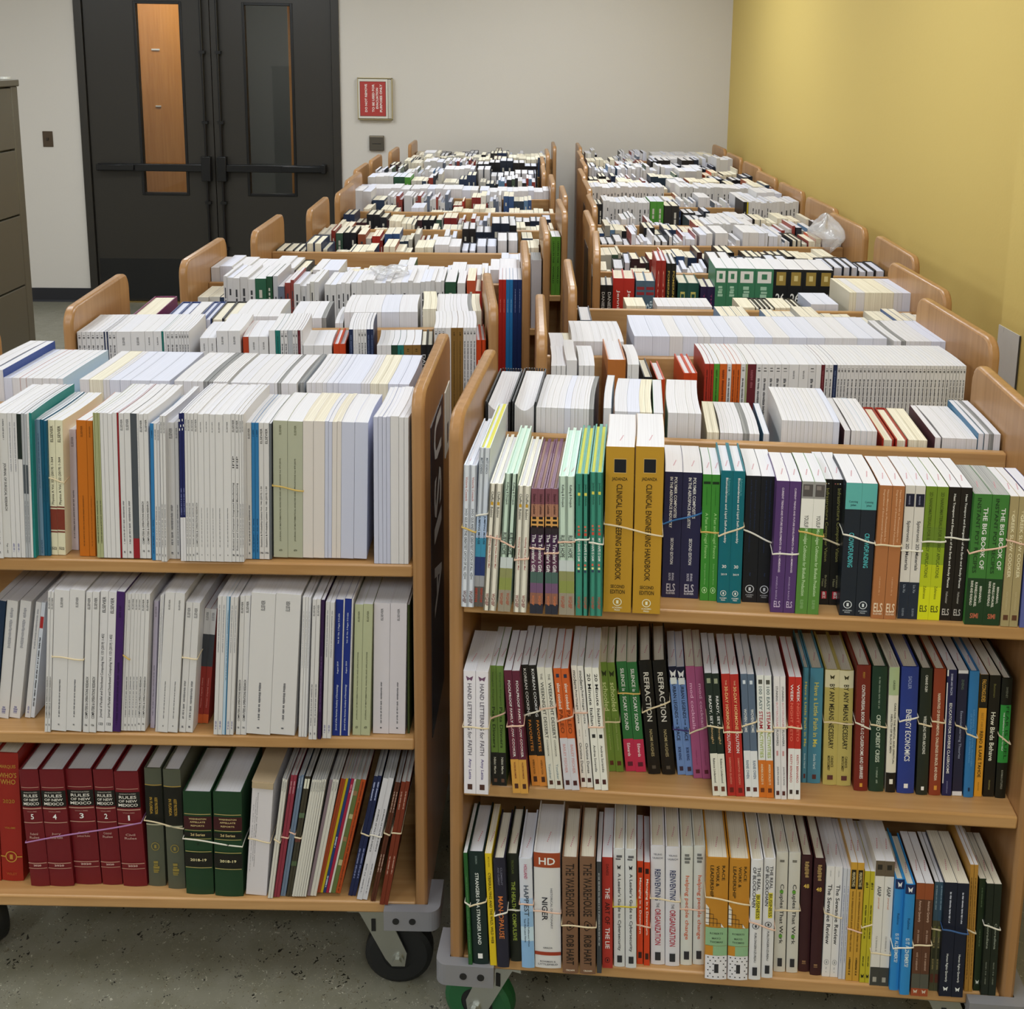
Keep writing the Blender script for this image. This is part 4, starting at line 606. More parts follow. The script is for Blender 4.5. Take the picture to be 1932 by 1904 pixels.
# ------------------------------------------------------------------ room shell
m_wall=mat('paint_warm_white',hexc('#d6d1c9'),.75,0,.25)
m_yel=mat('paint_ochre_yellow',hexc('#d6bd70'),.7,0,.25)
for m_,sc_ in ((m_wall,90),(m_yel,90)):
    N,L,b_=nodes(m_); n=N.new('ShaderNodeTexNoise'); n.inputs['Scale'].default_value=sc_; n.inputs['Detail'].default_value=4
    tc=N.new('ShaderNodeTexCoord'); L.new(tc.outputs['Object'],n.inputs[0]); bp=N.new('ShaderNodeBump'); bp.inputs['Strength'].default_value=.08; bp.inputs['Distance'].default_value=.004
    L.new(n.outputs[0],bp.inputs['Height']); L.new(bp.outputs[0],b_.inputs['Normal'])
m_ceil=mat('ceiling_tile',hexc('#dedcd4'),.9)
m_floor=mat('terrazzo',hexc('#8f8d7f'),.3)
N,L,b_=nodes(m_floor)
tc=N.new('ShaderNodeTexCoord')
def chips(scale, thr, col, prev, seed, soft=.02):
    v=N.new('ShaderNodeTexVoronoi'); v.inputs['Scale'].default_value=scale; mp=N.new('ShaderNodeMapping'); mp.inputs['Location'].default_value=(seed,seed*1.7,0); mp.inputs['Rotation'].default_value=(0,0,seed)
    nz=N.new('ShaderNodeTexNoise'); nz.inputs['Scale'].default_value=scale*1.6
    ad=N.new('ShaderNodeMix'); ad.data_type='VECTOR'; ad.inputs[0].default_value=.06*60/scale
    L.new(tc.outputs['Object'],mp.inputs[0]); L.new(mp.outputs[0],ad.inputs[4]); L.new(mp.outputs[0],nz.inputs[0]); L.new(nz.outputs[1],ad.inputs[5]); L.new(ad.outputs[1],v.inputs[0])
    sp=N.new('ShaderNodeSeparateColor'); L.new(v.outputs['Color'],sp.inputs[0])
    ml=N.new('ShaderNodeMath'); ml.operation='MULTIPLY'; ml.inputs[1].default_value=thr; L.new(sp.outputs[0],ml.inputs[0])
    lt=N.new('ShaderNodeMath'); lt.operation='LESS_THAN'; L.new(v.outputs['Distance'],lt.inputs[0]); L.new(ml.outputs[0],lt.inputs[1])
    g=N.new('ShaderNodeMath'); g.operation='GREATER_THAN'; g.inputs[1].default_value=.45; L.new(sp.outputs[1],g.inputs[0])
    mu=N.new('ShaderNodeMath'); mu.operation='MULTIPLY'; L.new(lt.outputs[0],mu.inputs[0]); L.new(g.outputs[0],mu.inputs[1])
    mx=N.new('ShaderNodeMix'); mx.data_type='RGBA'; L.new(mu.outputs[0],mx.inputs[0]); L.new(prev,mx.inputs[6]); mx.inputs[7].default_value=col
    return mx.outputs[2]
nb=N.new('ShaderNodeTexNoise'); nb.inputs['Scale'].default_value=14; nb.inputs['Detail'].default_value=6; L.new(tc.outputs['Object'],nb.inputs[0])
rb=ramp(N,[(.3,hexc('#787665')),(.7,hexc('#868476'))]); L.new(nb.outputs[0],rb.inputs[0])
c=chips(150,.36,hexc('#96927f'),rb.outputs[0],1.3); c=chips(90,.34,hexc('#6c6450'),c,4.1); c=chips(48,.3,hexc('#22211c'),c,2.2); c=chips(70,.26,hexc('#bab7a6'),c,7.7)
L.new(c,b_.inputs['Base Color'])
m_base=mat('rubber_cove_base',hexc('#23242a'),.45)
m_blk=mat('dark_bronze_paint',hexc('#2c2924'),.38)
m_blk2=mat('kick_plate_black',hexc('#151618'),.3)
m_bar=mat('black_exit_hardware',hexc('#0f1013'),.3)
m_cop=mat('silver_metal',hexc('#dcdcd6'),.4,.1)
DX0,DX1=-2.985,-1.225   # door frame outer
DZ=2.16
def B1(name,x0,x1,y0,y1,z0,z1,mt,**k):
    b=MB(); b.box(x0,x1,y0,y1,z0,z1,mt); return b.obj(name,**k)
struct(B1('floor',XL-.1,XR+.1,YB-.1,YW+1.6,-.1,0,m_floor))
struct(B1('ceiling',XL-.1,XR+.1,YB-.1,YW+.12,CEIL,CEIL+.1,m_ceil))
b=MB(); b.box(XL-.1,DX0,YW,YW+.12,0,CEIL,m_wall); b.box(DX1,XR+.1,YW,YW+.12,0,CEIL,m_wall); b.box(DX0,DX1,YW,YW+.12,DZ,CEIL,m_wall)
struct(b.obj('wall_back'))
b=MB(); b.box(XR,XR+.1,YB,YW,0,CEIL,m_yel)
struct(b.obj('wall_right'))
b=MB(); b.box(1.3,XR,.6,2.925,0,CEIL,m_yel); o=struct(b.obj('wall_pilaster_right'))
struct(B1('wall_left',XL-.1,XL,YB,YW,0,CEIL,m_wall)); struct(B1('wall_front',XL,XR,YB-.1,YB,0,CEIL,m_wall))
b=MB(); b.box(XL,DX0,YW-.006,YW,0,.096,m_base); b.prism([(YW-.018,0),(YW-.006,.012),(YW-.006,0)],XL,DX0,m_base); struct(b.obj('baseboard_left'))
b=MB(); b.box(DX1,XR,YW-.006,YW,0,.096,m_base); b.prism([(YW-.018,0),(YW-.006,.012),(YW-.006,0)],DX1,XR,m_base); struct(b.obj('baseboard_back'))
struct(B1('baseboard_right',XR-.006,XR,2.925,YW-.006,0,.096,m_base))
# corner guard on the pilaster
b=MB(); b.box(1.2965,1.299,2.80,2.93,.1,1.035,m_cop)
b.box(1.2955,1.299,2.797,2.80,.1,1.035,mat('guard_edge_dark',hexc('#3a3834'),.5))  # dark strip paints the shadow along the plate's near edge
N,L,b_=nodes(m_cop); n=N.new('ShaderNodeTexNoise'); n.inputs['Scale'].default_value=9; n.inputs['Detail'].default_value=5; r=ramp(N,[(.3,(.25,.25,.25,1)),(.7,(.5,.5,.5,1))]); L.new(n.outputs[0],r.inputs[0]); L.new(r.outputs[0],b_.inputs['Roughness'])
tag(b.obj('corner_guard'),'brushed steel corner guard plate on the yellow pilaster','corner guard')
# small framed picture edge on the pilaster
M=T_((1.3,2.62,1.62)); o=empty('framed_print',M)
b=MB(); b.box(-.014,-.001,-.16,-.14,0,.24,m_wall); b.box(-.014,-.001,.12,.14,0,.24,m_wall); b.box(-.014,-.001,-.14,.12,0,.02,m_wall); b.box(-.014,-.001,-.14,.12,.22,.24,m_wall); b.obj('frame',o)
b=MB(); b.box(-.008,-.001,-.14,.12,.02,.22,mat('dark_red_print',hexc('#4a2a28'),.5)); b.obj('print',o)
tag(o,'small pale frame with dark red print, cut by the photo edge on the yellow wall','picture frame')
# ------------------------------------------------------------------ double door
def door_set():
    fr=MB(); w_=.052
    fr.box(DX0,DX0+w_,YW-.02,YW+.12,0,DZ,m_blk); fr.box(DX1-w_,DX1,YW-.02,YW+.12,0,DZ,m_blk); fr.box(DX0+w_,DX1-w_,YW-.02,YW+.12,DZ-w_,DZ,m_blk)
    fr.box(DX0+w_,DX0+w_+.014,YW+.045,YW+.12,0,DZ-w_,m_blk); fr.box(DX1-w_-.014,DX1-w_,YW+.045,YW+.12,0,DZ-w_,m_blk)
    struct(fr.obj('trim_1',bevel=.002))
    mid=(DX0+DX1)/2+.015
    y0,y1=YW+.0,YW+.044
    glass=mat('door_glass',(.9,.92,.9,1),.02); glass.node_tree.nodes['Principled BSDF'].inputs['Transmission Weight'].default_value=1
    glass.node_tree.nodes['Principled BSDF'].inputs['IOR'].default_value=1.45
    for k,(a,c_,g0,g1) in enumerate(((DX0+w_+.004,mid-.003,-2.578,-2.292),(mid+.003,DX1-w_-.004,-1.855,-1.552))):
        z0,z1=.775,2.043
        d=MB(); d.box(a,g0,y0,y1,.012,2.1,m_blk); d.box(g1,c_,y0,y1,.012,2.1,m_blk); d.box(g0,g1,y0,y1,.012,z0,m_blk); d.box(g0,g1,y0,y1,z1,2.1,m_blk)
        root=struct(d.obj('door_%d'%(k+1)))
        s=MB()
        for (p,q,r_,t) in ((g0-.018,g0,z0-.018,z1+.018),(g1,g1+.018,z0-.018,z1+.018),(g0,g1,z0-.018,z0),(g0,g1,z1,z1+.018)): s.box(p,q,y0-.006,y0,r_,t,m_bar)
        s.obj('glazing_bead',root,bevel=.002)
        s=MB(); s.box(g0,g1,y0+.018,y0+.024,z0,z1,glass); s.obj('glass_pane',root)
        s=MB(); s.box(a+.01,c_-.01,y0-.002,y0,.02,.31,m_blk2); s.obj('kick_plate',root)
        # exit device
        e=MB(); inner=(c_-.05) if k==0 else (a+.05); outer=(a+.055) if k==0 else (c_-.05)
        lo,hi=min(inner,outer),max(inner,outer)
        e.box(lo,hi,y0-.045,y0-.004,.925,.975,m_bar)
        push0,push1=((a+.055,a+.30) if k==0 else (c_-.34,c_-.05)); e.box(push0,push1,y0-.062,y0-.045,.93,.97,m_bar)
        e.box(inner-.032,inner+.032,y0-.055,y0,.86,1.03,m_bar)
        if k==1: e.box(c_-.075,c_-.045,y0-.07,y0,.922,.985,m_bar)
        else: e.box(a+.04,a+.065,y0-.05,y0,.925,.97,m_bar)
        e.obj('panic_bar',root,bevel=.004)
        v=MB(); v.cyl((inner,y0-.025,.46),.009,.8,2,m_bar,12); v.cyl((inner,y0-.025,1.56),.009,1.06,2,m_bar,12)
        for zz in (.38,.7,1.25,1.72): v.box(inner-.02,inner+.02,y0-.035,y0,zz,zz+.02,m_bar)
        v.obj('vertical_rod',root)
    struct(B1('trim_2',DX0+w_,DX1-w_,YW-.02,YW+.12,0,.010,mat('brass_threshold',hexc('#a8905c'),.35,1)))
door_set()
# corridor beyond the doors
m_cor=mat('corridor_paint',hexc('#4b4f50'),.8); m_or=wood('orange_birch','#c98d4c','#ba7c3c',2,.3); m_brn=wood('brown_oak_door','#8a6c4a','#7a5d3e',2,.4)
struct(B1('wall_corridor',XL,XR,YW+1.5,YW+1.6,0,CEIL,m_cor))
struct(B1('ceiling_corridor',XL,XR,YW+.12,YW+1.6,2.6,2.7,m_ceil))
struct(B1('wall_corridor_right',-.9,-.8,YW+.12,YW+1.5,0,2.6,m_cor)); struct(B1('wall_corridor_left',-3.9,-3.8,YW+.12,YW+1.5,0,2.6,m_cor))
b=MB(); b.box(-3.55,-2.36,YW+1.0,YW+1.045,.01,2.35,m_or); root=struct(b.obj('door_3',bevel=.002))
b=MB(); b.box(-2.80,-2.74,YW+.992,YW+1.0,1.74,1.752,m_cop); b.box(-2.79,-2.75,YW+.992,YW+1.0,1.315,1.325,m_cop); b.obj('door_plate',root)
b=MB(); b.box(-1.78,-1.02,YW+1.44,YW+1.49,.01,2.2,m_brn); root=struct(b.obj('door_4',bevel=.002))
b=MB(); b.cyl((-1.70,YW+1.42,1.13),.028,.03,1,m_bar,16); b.box(-1.71,-1.60,YW+1.385,YW+1.40,1.12,1.14,m_bar); b.cyl((-1.70,YW+1.40,1.13),.01,.05,1,m_bar,10); b.obj('door_handle',root)
l_=bpy.data.lights.new('corridor_lamp','AREA'); l_.size=.5; l_.energy=22; l_.color=(1,.96,.9); lo=bpy.data.objects.new('corridor_lamp',l_); COL.objects.link(lo); lo.location=(-2.3,YW+.45,2.55); lo.scale=(3.2,.8,1)  # unseen fill light added to brighten the view through the door glass
struct(B1('trim_3',-1.612,-1.565,YW+.22,YW+.30,0,2.3,m_or,bevel=.002))
# ------------------------------------------------------------------ wall items
o=empty('evacuation_sign',T_((-1.104,YW,1.294))); b=MB()
wS,hS,dS=.235,.282,.03
b.box(.004,.205,-dS,0,.008,hS-.008,mat('sign_box_white',hexc('#d9d6ca'),.5)); b.box(.205,wS-.004,-dS*.8,0,.008,hS-.008,mat('sign_side',hexc('#c4c0b4'),.5)); b.obj('sign_box',o,bevel=.002)
b=MB(); mf=mat('brass_strip',hexc('#b8a878'),.4)
for a in ((0,.004,0,hS),(wS-.004,wS,0,hS),(0,wS,0,.004),(0,wS,hS-.004,hS)): b.box(a[0],a[1],-dS-.002,0,a[2],a[3],mf)
b.obj('sign_edging',o)
b=MB(); mr=mat('sign_red',hexc('#b03a34'),.5); mk=mat('sign_dark_line',hexc('#3a2024'),.5); mw=mat('sign_lettering',hexc('#ece2dc'),.6)
b.box(.016,.192,-dS-.0014,-dS-.0004,.024,hS-.024,mk); b.box(.018,.190,-dS-.002,-dS-.0014,.026,hS-.026,mr)
for txt,x,z0,z1 in (('DO NOT REMOVE',.058,.052,.24),('TO BE USED FOR',.107,.052,.24),('EVACUATION',.133,.075,.215),('PURPOSES ONLY',.159,.052,.24)):
    text_on(b,txt,lambda u,v,x=x,z0=z0,z1=z1:(x+.008-v*.016,-dS-.0025,z0+u*(z1-z0)),mw,.03)
b.obj('sign_plate',o)
tag(o,'red evacuation notice with white capitals in a shallow white box on the wall','sign')
o=empty('wall_plate',T_((-1.031,YW,1.083))); m_br=mat('brown_metal_plate',hexc('#5c564c'),.4,.4)
b=MB(); b.box(0,.1,-.02,0,0,.102,m_br); b.obj('cover_plate',o,bevel=.003)
b=MB(); b.box(.004,.096,-.022,-.0195,.092,.1,mat('plate_highlight',hexc('#a49c8c'),.3,.5)); b.box(.02,.08,-.021,-.0195,.045,.049,m_bar); b.obj('plate_lip',o)
tag(o,'square grey-brown metal plate on the wall below the red notice','wall plate')
o=empty('light_switch',T_((-3.25,YW,1.08))); b=MB(); m_sw=mat('brown_switch_plate',hexc('#4a3a28'),.4)
b.box(0,.068,-.006,0,0,.106,m_sw); b.obj('switch_plate',o,bevel=.002)
b=MB(); b.box(.028,.040,-.014,-.006,.044,.062,mat('switch_lever',hexc('#2c2418'),.4)); b.obj('switch_toggle',o,bevel=.001)
tag(o,'small brown switch plate on the wall left of the double doors','light switch')
# ceiling lights
m_diff=mat('light_diffuser',(1,1,1,1),.5); N,L,b_=nodes(m_diff); b_.inputs['Emission Color'].default_value=(1,.97,.92,1); b_.inputs['Emission Strength'].default_value=2.0
for i,(x,y,kw) in enumerate(LIGHTS):
    o=empty('ceiling_light',T_((x,y,CEIL))); b=MB(); b.box(-.31,-.285,-.61,.61,-.02,0,m_ceil); b.box(.285,.31,-.61,.61,-.02,0,m_ceil); b.box(-.285,.285,-.61,-.585,-.02,0,m_ceil); b.box(-.285,.285,.585,.61,-.02,0,m_ceil); b.obj('light_frame',o)
    b=MB(); b.box(-.285,.285,-.585,.585,-.012,-.004,m_diff); b.obj('diffuser',o)
    tag(o,'white recessed fluorescent ceiling light above the carts','ceiling light','ceiling lights'); o['label']='white recessed fluorescent ceiling light above the carts'
    lamp(x,y,kw)
# filing cabinet
o=empty('filing_cabinet',T_((-1.95,3.6,0))); m_cab=mat('putty_grey_steel',hexc('#6e6a5c'),.4,.2); m_gap=mat('cabinet_gap',hexc('#1c1b16'),.6)
b=MB(); b.box(-.46,-.022,0,.9,0,1.585,m_cab); b.box(-.024,0,.845,.9,0,1.585,m_cab); b.box(-.024,0,0,.055,0,1.585,m_cab); b.box(-.465,.006,-.004,.906,1.585,1.612,m_cab); b.obj('body',o,bevel=.004)
zz=[.02,.27,.53,.81,1.09,1.345,1.583]
for i in range(6):
    b=MB(); b.box(-.024,0,.058,.842,zz[i]+.003,zz[i+1]-.003,m_cab); f=b.obj('drawer',o,bevel=.003)
    b=MB(); b.box(0,.012,.35,.55,zz[i+1]-.06,zz[i+1]-.045,m_gap); b.obj('handle',f)
b=MB(); b.cyl((-.03,.87,1.617),.02,.008,2,m_cop,16); b.obj('lock',o)
tag(o,'tall putty grey steel filing cabinet with flat drawers beside the carts','filing cabinet')
# ------------------------------------------------------------------ book carts
m_bmp=mat('grey_rubber_bumper',hexc('#85858a'),.55); m_hole=mat('bumper_hole',hexc('#1a1a1a'),.8)
m_stl=mat('zinc_steel',hexc('#b4b6b0'),.32,.85); m_tyre=mat('black_tyre',hexc('#16181a'),.6); m_tyg=mat('green_tyre',hexc('#1d5c34'),.5)
m_plq=mat('navy_sign_board',hexc('#22232e'),.35); m_wh=mat('sign_white',hexc('#d4d2ca'),.5)
def rounded(y0,y1,z0,z1,r,n=5):
    pts=[(y0,z0),(y1,z0)]
    for i in range(n+1): a=math.pi/2*i/n; pts.append((y1-r+math.cos(a)*r, z1-r+math.sin(a)*r))
    for i in range(n+1): a=math.pi/2*(1+i/n); pts.append((y0+r+math.cos(a)*r, z1-r+math.sin(a)*r))
    return pts
PANEL=MB(); PANEL.prism(rounded(0,D,Z3-TS,H,.042),0,T,WOOD_V)
def caster(root,x,y,ang,tyre):
    c=bpy.data.objects.new('caster',None); COL.objects.link(c); c.parent=root; c.location=(x,y,Z3-TS)
    c.rotation_euler=(0,0,ang)
    zt=0.0; zw=-(Z3-TS)+.064
    b=MB(); b.box(-.045,.045,-.04,.04,-.006,0,m_stl); b.cyl((0,0,-.012),.026,.012,2,m_stl,18)
    for s in (-1,1):
        pts=[(-.026,-.016),(.026,-.016),(.062,zw+.012),(.058,zw-.016),(.034,zw-.016),(.022,zw)]
        b.prism(pts,s*.026-.0015,s*.026+.0015,m_stl,1)
        b.box(-.003,.005,s*.028-.001,s*.028+.001,-.055,-.03,m_hole)
    b.box(-.026,.026,-.026,.026,-.02,-.016,m_stl); b.obj('fork',c)
    b=MB(); n=32; R_t=.064
    prof=[(-.018,.030),(-.018,.054),(-.013,.063),(0,.064),(.013,.063),(.018,.054),(.018,.030)]
    vs=[];fs=[]
    for i in range(n):
        a=2*math.pi*i/n
        for (py,pr) in prof: vs.append((.045+math.cos(a)*pr,py,zw+math.sin(a)*pr))
    k=len(prof)
    for i in range(n):
        for j in range(k-1): fs.append((i*k+j,i*k+j+1,((i+1)%n)*k+j+1,((i+1)%n)*k+j))
    b.add(vs,fs,tyre); b.cyl((.045,0,zw),.031,.034,1,m_tyre,20); b.obj('wheel',c)
    b=MB(); b.cyl((.045,0,zw),.008,.074,1,m_stl,6); b.cyl((.045,0,zw),.012,.064,1,m_stl,14); b.obj('axle_bolt',c)
def bumper_mesh():
    b=MB(); r=.03
    # wraps the corner: front leg and side leg
    def arc(cx,cy,rr,a0,a1,n=6): return [(cx+math.cos(a0+(a1-a0)*i/n)*rr, cy+math.sin(a0+(a1-a0)*i/n)*rr) for i in range(n+1)]
    out=arc(-.004,-.0,.019,math.pi,1.5*math.pi); pts=[(-.023,.065)]+out+[(.078,-.019),(.078,.0),(0,.0),(0,.065)]
    b.prism(pts,-.058,-.018,m_bmp,2); b.prism([(0,0),(.078,0),(.078,.02),(.02,.09),(0,.09)],-.0235-.018-.0015,-.0235-.018+.001,m_bmp,2)
    for hx in (.026,.056): b.cyl((hx,-.0188,-.038),.0062,.003,1,m_hole,14)
    return b
BUMP=bumper_mesh()
def make_cart():
    o=empty('book_cart',Matrix.Identity(4))
    for x in (0,W-T): PANEL.obj('side_panel',o,T_((x,0,0)),bevel=.006)
    for z in (Z1,Z2,Z3):
        b=MB(); b.box(T,W-T,.004,D-.004,z-TS,z,WOOD_H); b.obj('shelf',o,bevel=.0035)
    b=MB(); b.box(T,W-T,D/2-.009,D/2+.009,Z1,ZR-.001,WOOD_R); b.obj('divider',o,bevel=.0035)
    for z0,z1 in ((Z2,Z1-TS),(Z3,Z2-TS)):
        b=MB(); b.box(T,W-T,D/2-.006,D/2+.006,z0,z1,WOOD_R); b.obj('divider',o)
    for (sx,x) in ((1,0),(-1,W)):
        for (sy,y) in ((1,0),(-1,D)):
            M=Matrix.Translation((x,y,Z3+.018))@Matrix.Diagonal((sx,sy,1,1))
            BUMP.obj('bumper',o,M)
    return o
def copy_tree(o,parent=None):
    c=o.copy(); COL.objects.link(c)
    if parent: c.parent=parent; c.matrix_parent_inverse=o.matrix_parent_inverse.copy()
    for ch in list(o.children): copy_tree(ch,c)
    return c
CM={k:T_((x,y,0))@Matrix.Rotation(a,4,'Z') for k,(x,y,a) in CARTS.items()}
proto=make_cart(); first=True
NUM=['front','second','third','fourth','fifth','sixth','seventh','eighth','ninth','tenth','rearmost']
CARTO={}
for k in sorted(CARTS,key=lambda s:(s[0],int(s[1:]))):
    side='left' if k[0]=='L' else 'right'; n=int(k[1:])
    o=proto if first else copy_tree(proto); first=False
    o.matrix_world=CM[k]; CARTO[k]=o
    ex={('L',1):'beech book cart full of white journals, front cart of the left row',('R',1):'beech book cart with three shelves of coloured books, front cart of the right row'}.get((k[0],n),
      'beech book cart loaded with books, %s cart of the %s row from the front'%(NUM[n-1],side))
    tag(o,ex,'book cart','book carts parked in two rows')
for k,o in CARTO.items():
    near=k in('L1','R1')
    for i,(x,y,a) in enumerate(((.1,.1,2.6),(W-.105,.052,.0),(.1,D-.09,.5),(W-.1,D-.09,1.2))):
        if k=='R1' and i==0: caster(o,.088,.055,2.9,m_tyg); continue
        caster(o,x,y,a if near else a+random.uniform(-.6,.6),m_tyre)
# sign boards, and dark sheets painting the gap's shade, on some carts
def board(k,x,letters):
    o=CARTO[k]; s=-1 if x==0 else 1; xf=x+s*.0015
    b=MB(); b.box(min(x,xf),max(x,xf),.085,D-.16,Z2-.05,H-.09,m_plq)
    if letters:
        for ch,za,zb in letters:
            text_on(b,ch,lambda u,v,za=za,zb=zb:(xf+s*.0004, .125+v*.12, zb+(za-zb)*(1-u)) ,m_wh,.02)
    b.obj('sign_board',o)
    if letters:
        b=MB(); b.box(min(x,xf),max(x,xf),D-.12,D-.03,H-.235,H-.10,m_wh); b.box(min(xf,xf+s*.0005),max(xf,xf+s*.0005),D-.085,D-.065,H-.215,H-.175,m_plq); b.obj('paper_label',o)
board('L1',W,[('U',1.075,.995),('S',.965,.885),('-',.875,.845),('A',.80,.70)])
for k in ('R4','R5','R7','R9','R11'): board(k,0,None)  # blank sheets: side plates plus the gap's shade put into their dark colour
# ------------------------------------------------------------------ books
def design_marks(b,el,t,h,yf,eps):
    bulged=yf(.5)<0
    '''spine decoration: bands, marks and lettering'''
    def P(fx,fz,e): return (fx*t, yf(fx)-e, h*(1-fz))
    def quad(a,c,x0,x1,mt,e,n=8):
        vs=[];fs=[]
        for i in range(n+1):
            fx=x0+(x1-x0)*i/n; vs+= [P(fx,a,e),P(fx,c,e)]
        for i in range(n): fs.append((2*i,2*i+1,2*i+3,2*i+2))
        b.add(vs,fs,mt)
    for k,s in enumerate(el.split(';')):
        if not s: continue
        p=s.split(' '); e=eps*(1+k*.35); c=p[0]
        if c=='b':
            z0,z1,cl=float(p[1]),float(p[2]) if len(p)>3 else None,p[-1]
            if z1 is None: z0,z1=float(p[1])-.003,float(p[1])+.003
            quad(z0,z1,0,1,cmat(cl),e)
        elif c=='q': quad(float(p[1]),float(p[2]),float(p[3]),float(p[4]),cmat(p[5]),e)
        elif c in 'nN':
            a,z,hs,cl=float(p[1]),float(p[2]),float(p[3]),p[4]; r=random.Random(int(a*1000)+k); q=a; mt=cmat(cl)
            cell=max(hs*t*.55,.0012)/h
            while q<z:
                l=cell*r.choice((1,1,.6))
                if r.random()<.86: quad(q,min(z,q+l*.75),.5-hs/2*r.uniform(.6,1),.5+hs/2*r.uniform(.5,1),mt,e,2 if bulged else 1)
                q+=l
        elif c in 'duh':
            a,z,hs,cl=float(p[1]),float(p[2]),float(p[3]),p[4]; tx=' '.join(p[5:]); xc=.5
            if '@' in tx: tx,q=tx.rsplit('@',1); xc=float(q); tx=tx.strip()
            mt=cmat(cl)
            if c=='h':
                # a..z height span, hs = width fraction
                text_on(b,tx,lambda u,v:P(.5+(u-.5)*hs,z-(z-a)*v,e),mt,.015)
            elif c=='d': text_on(b,tx,lambda u,v:P(xc+(v-.5)*hs,a+(z-a)*u,e),mt,.012)
            else: text_on(b,tx,lambda u,v:P(xc-(v-.5)*hs,z-(z-a)*u,e),mt,.012)
        elif c in 'oc':
            a,z,wf,cl=float(p[1]),float(p[2]),float(p[3]),p[4]; n=18; mt=cmat(cl); vs=[];fs=[]
            for i in range(n):
                an=2*math.pi*i/n; wob=1 if c=='o' else 1+.18*math.cos(3*an)
                for rr in (1,.82): vs.append(P(.5+math.cos(an)*wf/2*rr*wob,(a+z)/2+math.sin(an)*(z-a)/2*rr*wob,e))
            for i in range(n): j=(i+1)%n; fs.append((2*i,2*i+1,2*j+1,2*j))
            b.add(vs,fs,mt)
            quad(a+(z-a)*.3,a+(z-a)*.72,.5-wf*.12,.5+wf*.14,mt,e,1)
        elif c=='w':
            a,z,wf,cl=float(p[1]),float(p[2]),float(p[3]),p[4]; x0,x1=.5-wf/2,.5+wf/2; m_=(a+z)/2
            vs=[P(x0,a,e),P(.5,a+(z-a)*.4,e),P(x1,a,e),P(x1-.1*wf,m_,e),P(x1-.2*wf,z,e),P(.5,z-(z-a)*.3,e),P(x0+.2*wf,z,e),P(x0+.1*wf,m_,e)]
            b.add(vs,[tuple(range(8))],cmat(cl))
        elif c=='g':
            a,z=float(p[1]),float(p[2])
            vs=[P(0,a+.03,e),P(.85,z,e),P(0,z-.02,e)]; b.add(vs,[(0,1,2)],cmat('#cfcdc8'))
            for i in range(1,5):
                f=i/5; q=a+.03+(z-a-.03)*f
                b.add([P(0,q,e*1.3),P(.85*f,q+.0,e*1.3),P(.85*f,q+.004,e*1.3),P(0,q+.004,e*1.3)],[(0,1,2,3)],cmat('#26221e'))
                xx=.17*i; zt=a+.03+(z-a-.03)*(xx/.85)
                b.add([P(xx,zt,e*1.3),P(xx+.018,zt+.003,e*1.3),P(xx+.018,z-.01,e*1.3),P(xx,z-.012,e*1.3)],[(0,1,2,3)],cmat('#26221e'))
        elif c=='k':
            quad(float(p[1]),float(p[2]),0,1,cmat('#cdccd2'),e)
            for rr in range(7):
                for cc in range(4):
                    zz=.81+rr*.027; xx=.1+cc*.24+(rr%2)*.1
                    if .86<zz<.95 and .35<xx<.68: continue
                    if xx<.97: quad(zz,zz+.009,xx,xx+.06,cmat('#1c1a1a'),e*1.4,1)
KINDN={'p':('paperback_book','book'),'h':('hardcover_book','book'),'j':('journal','journal'),'m':('magazine','magazine')}
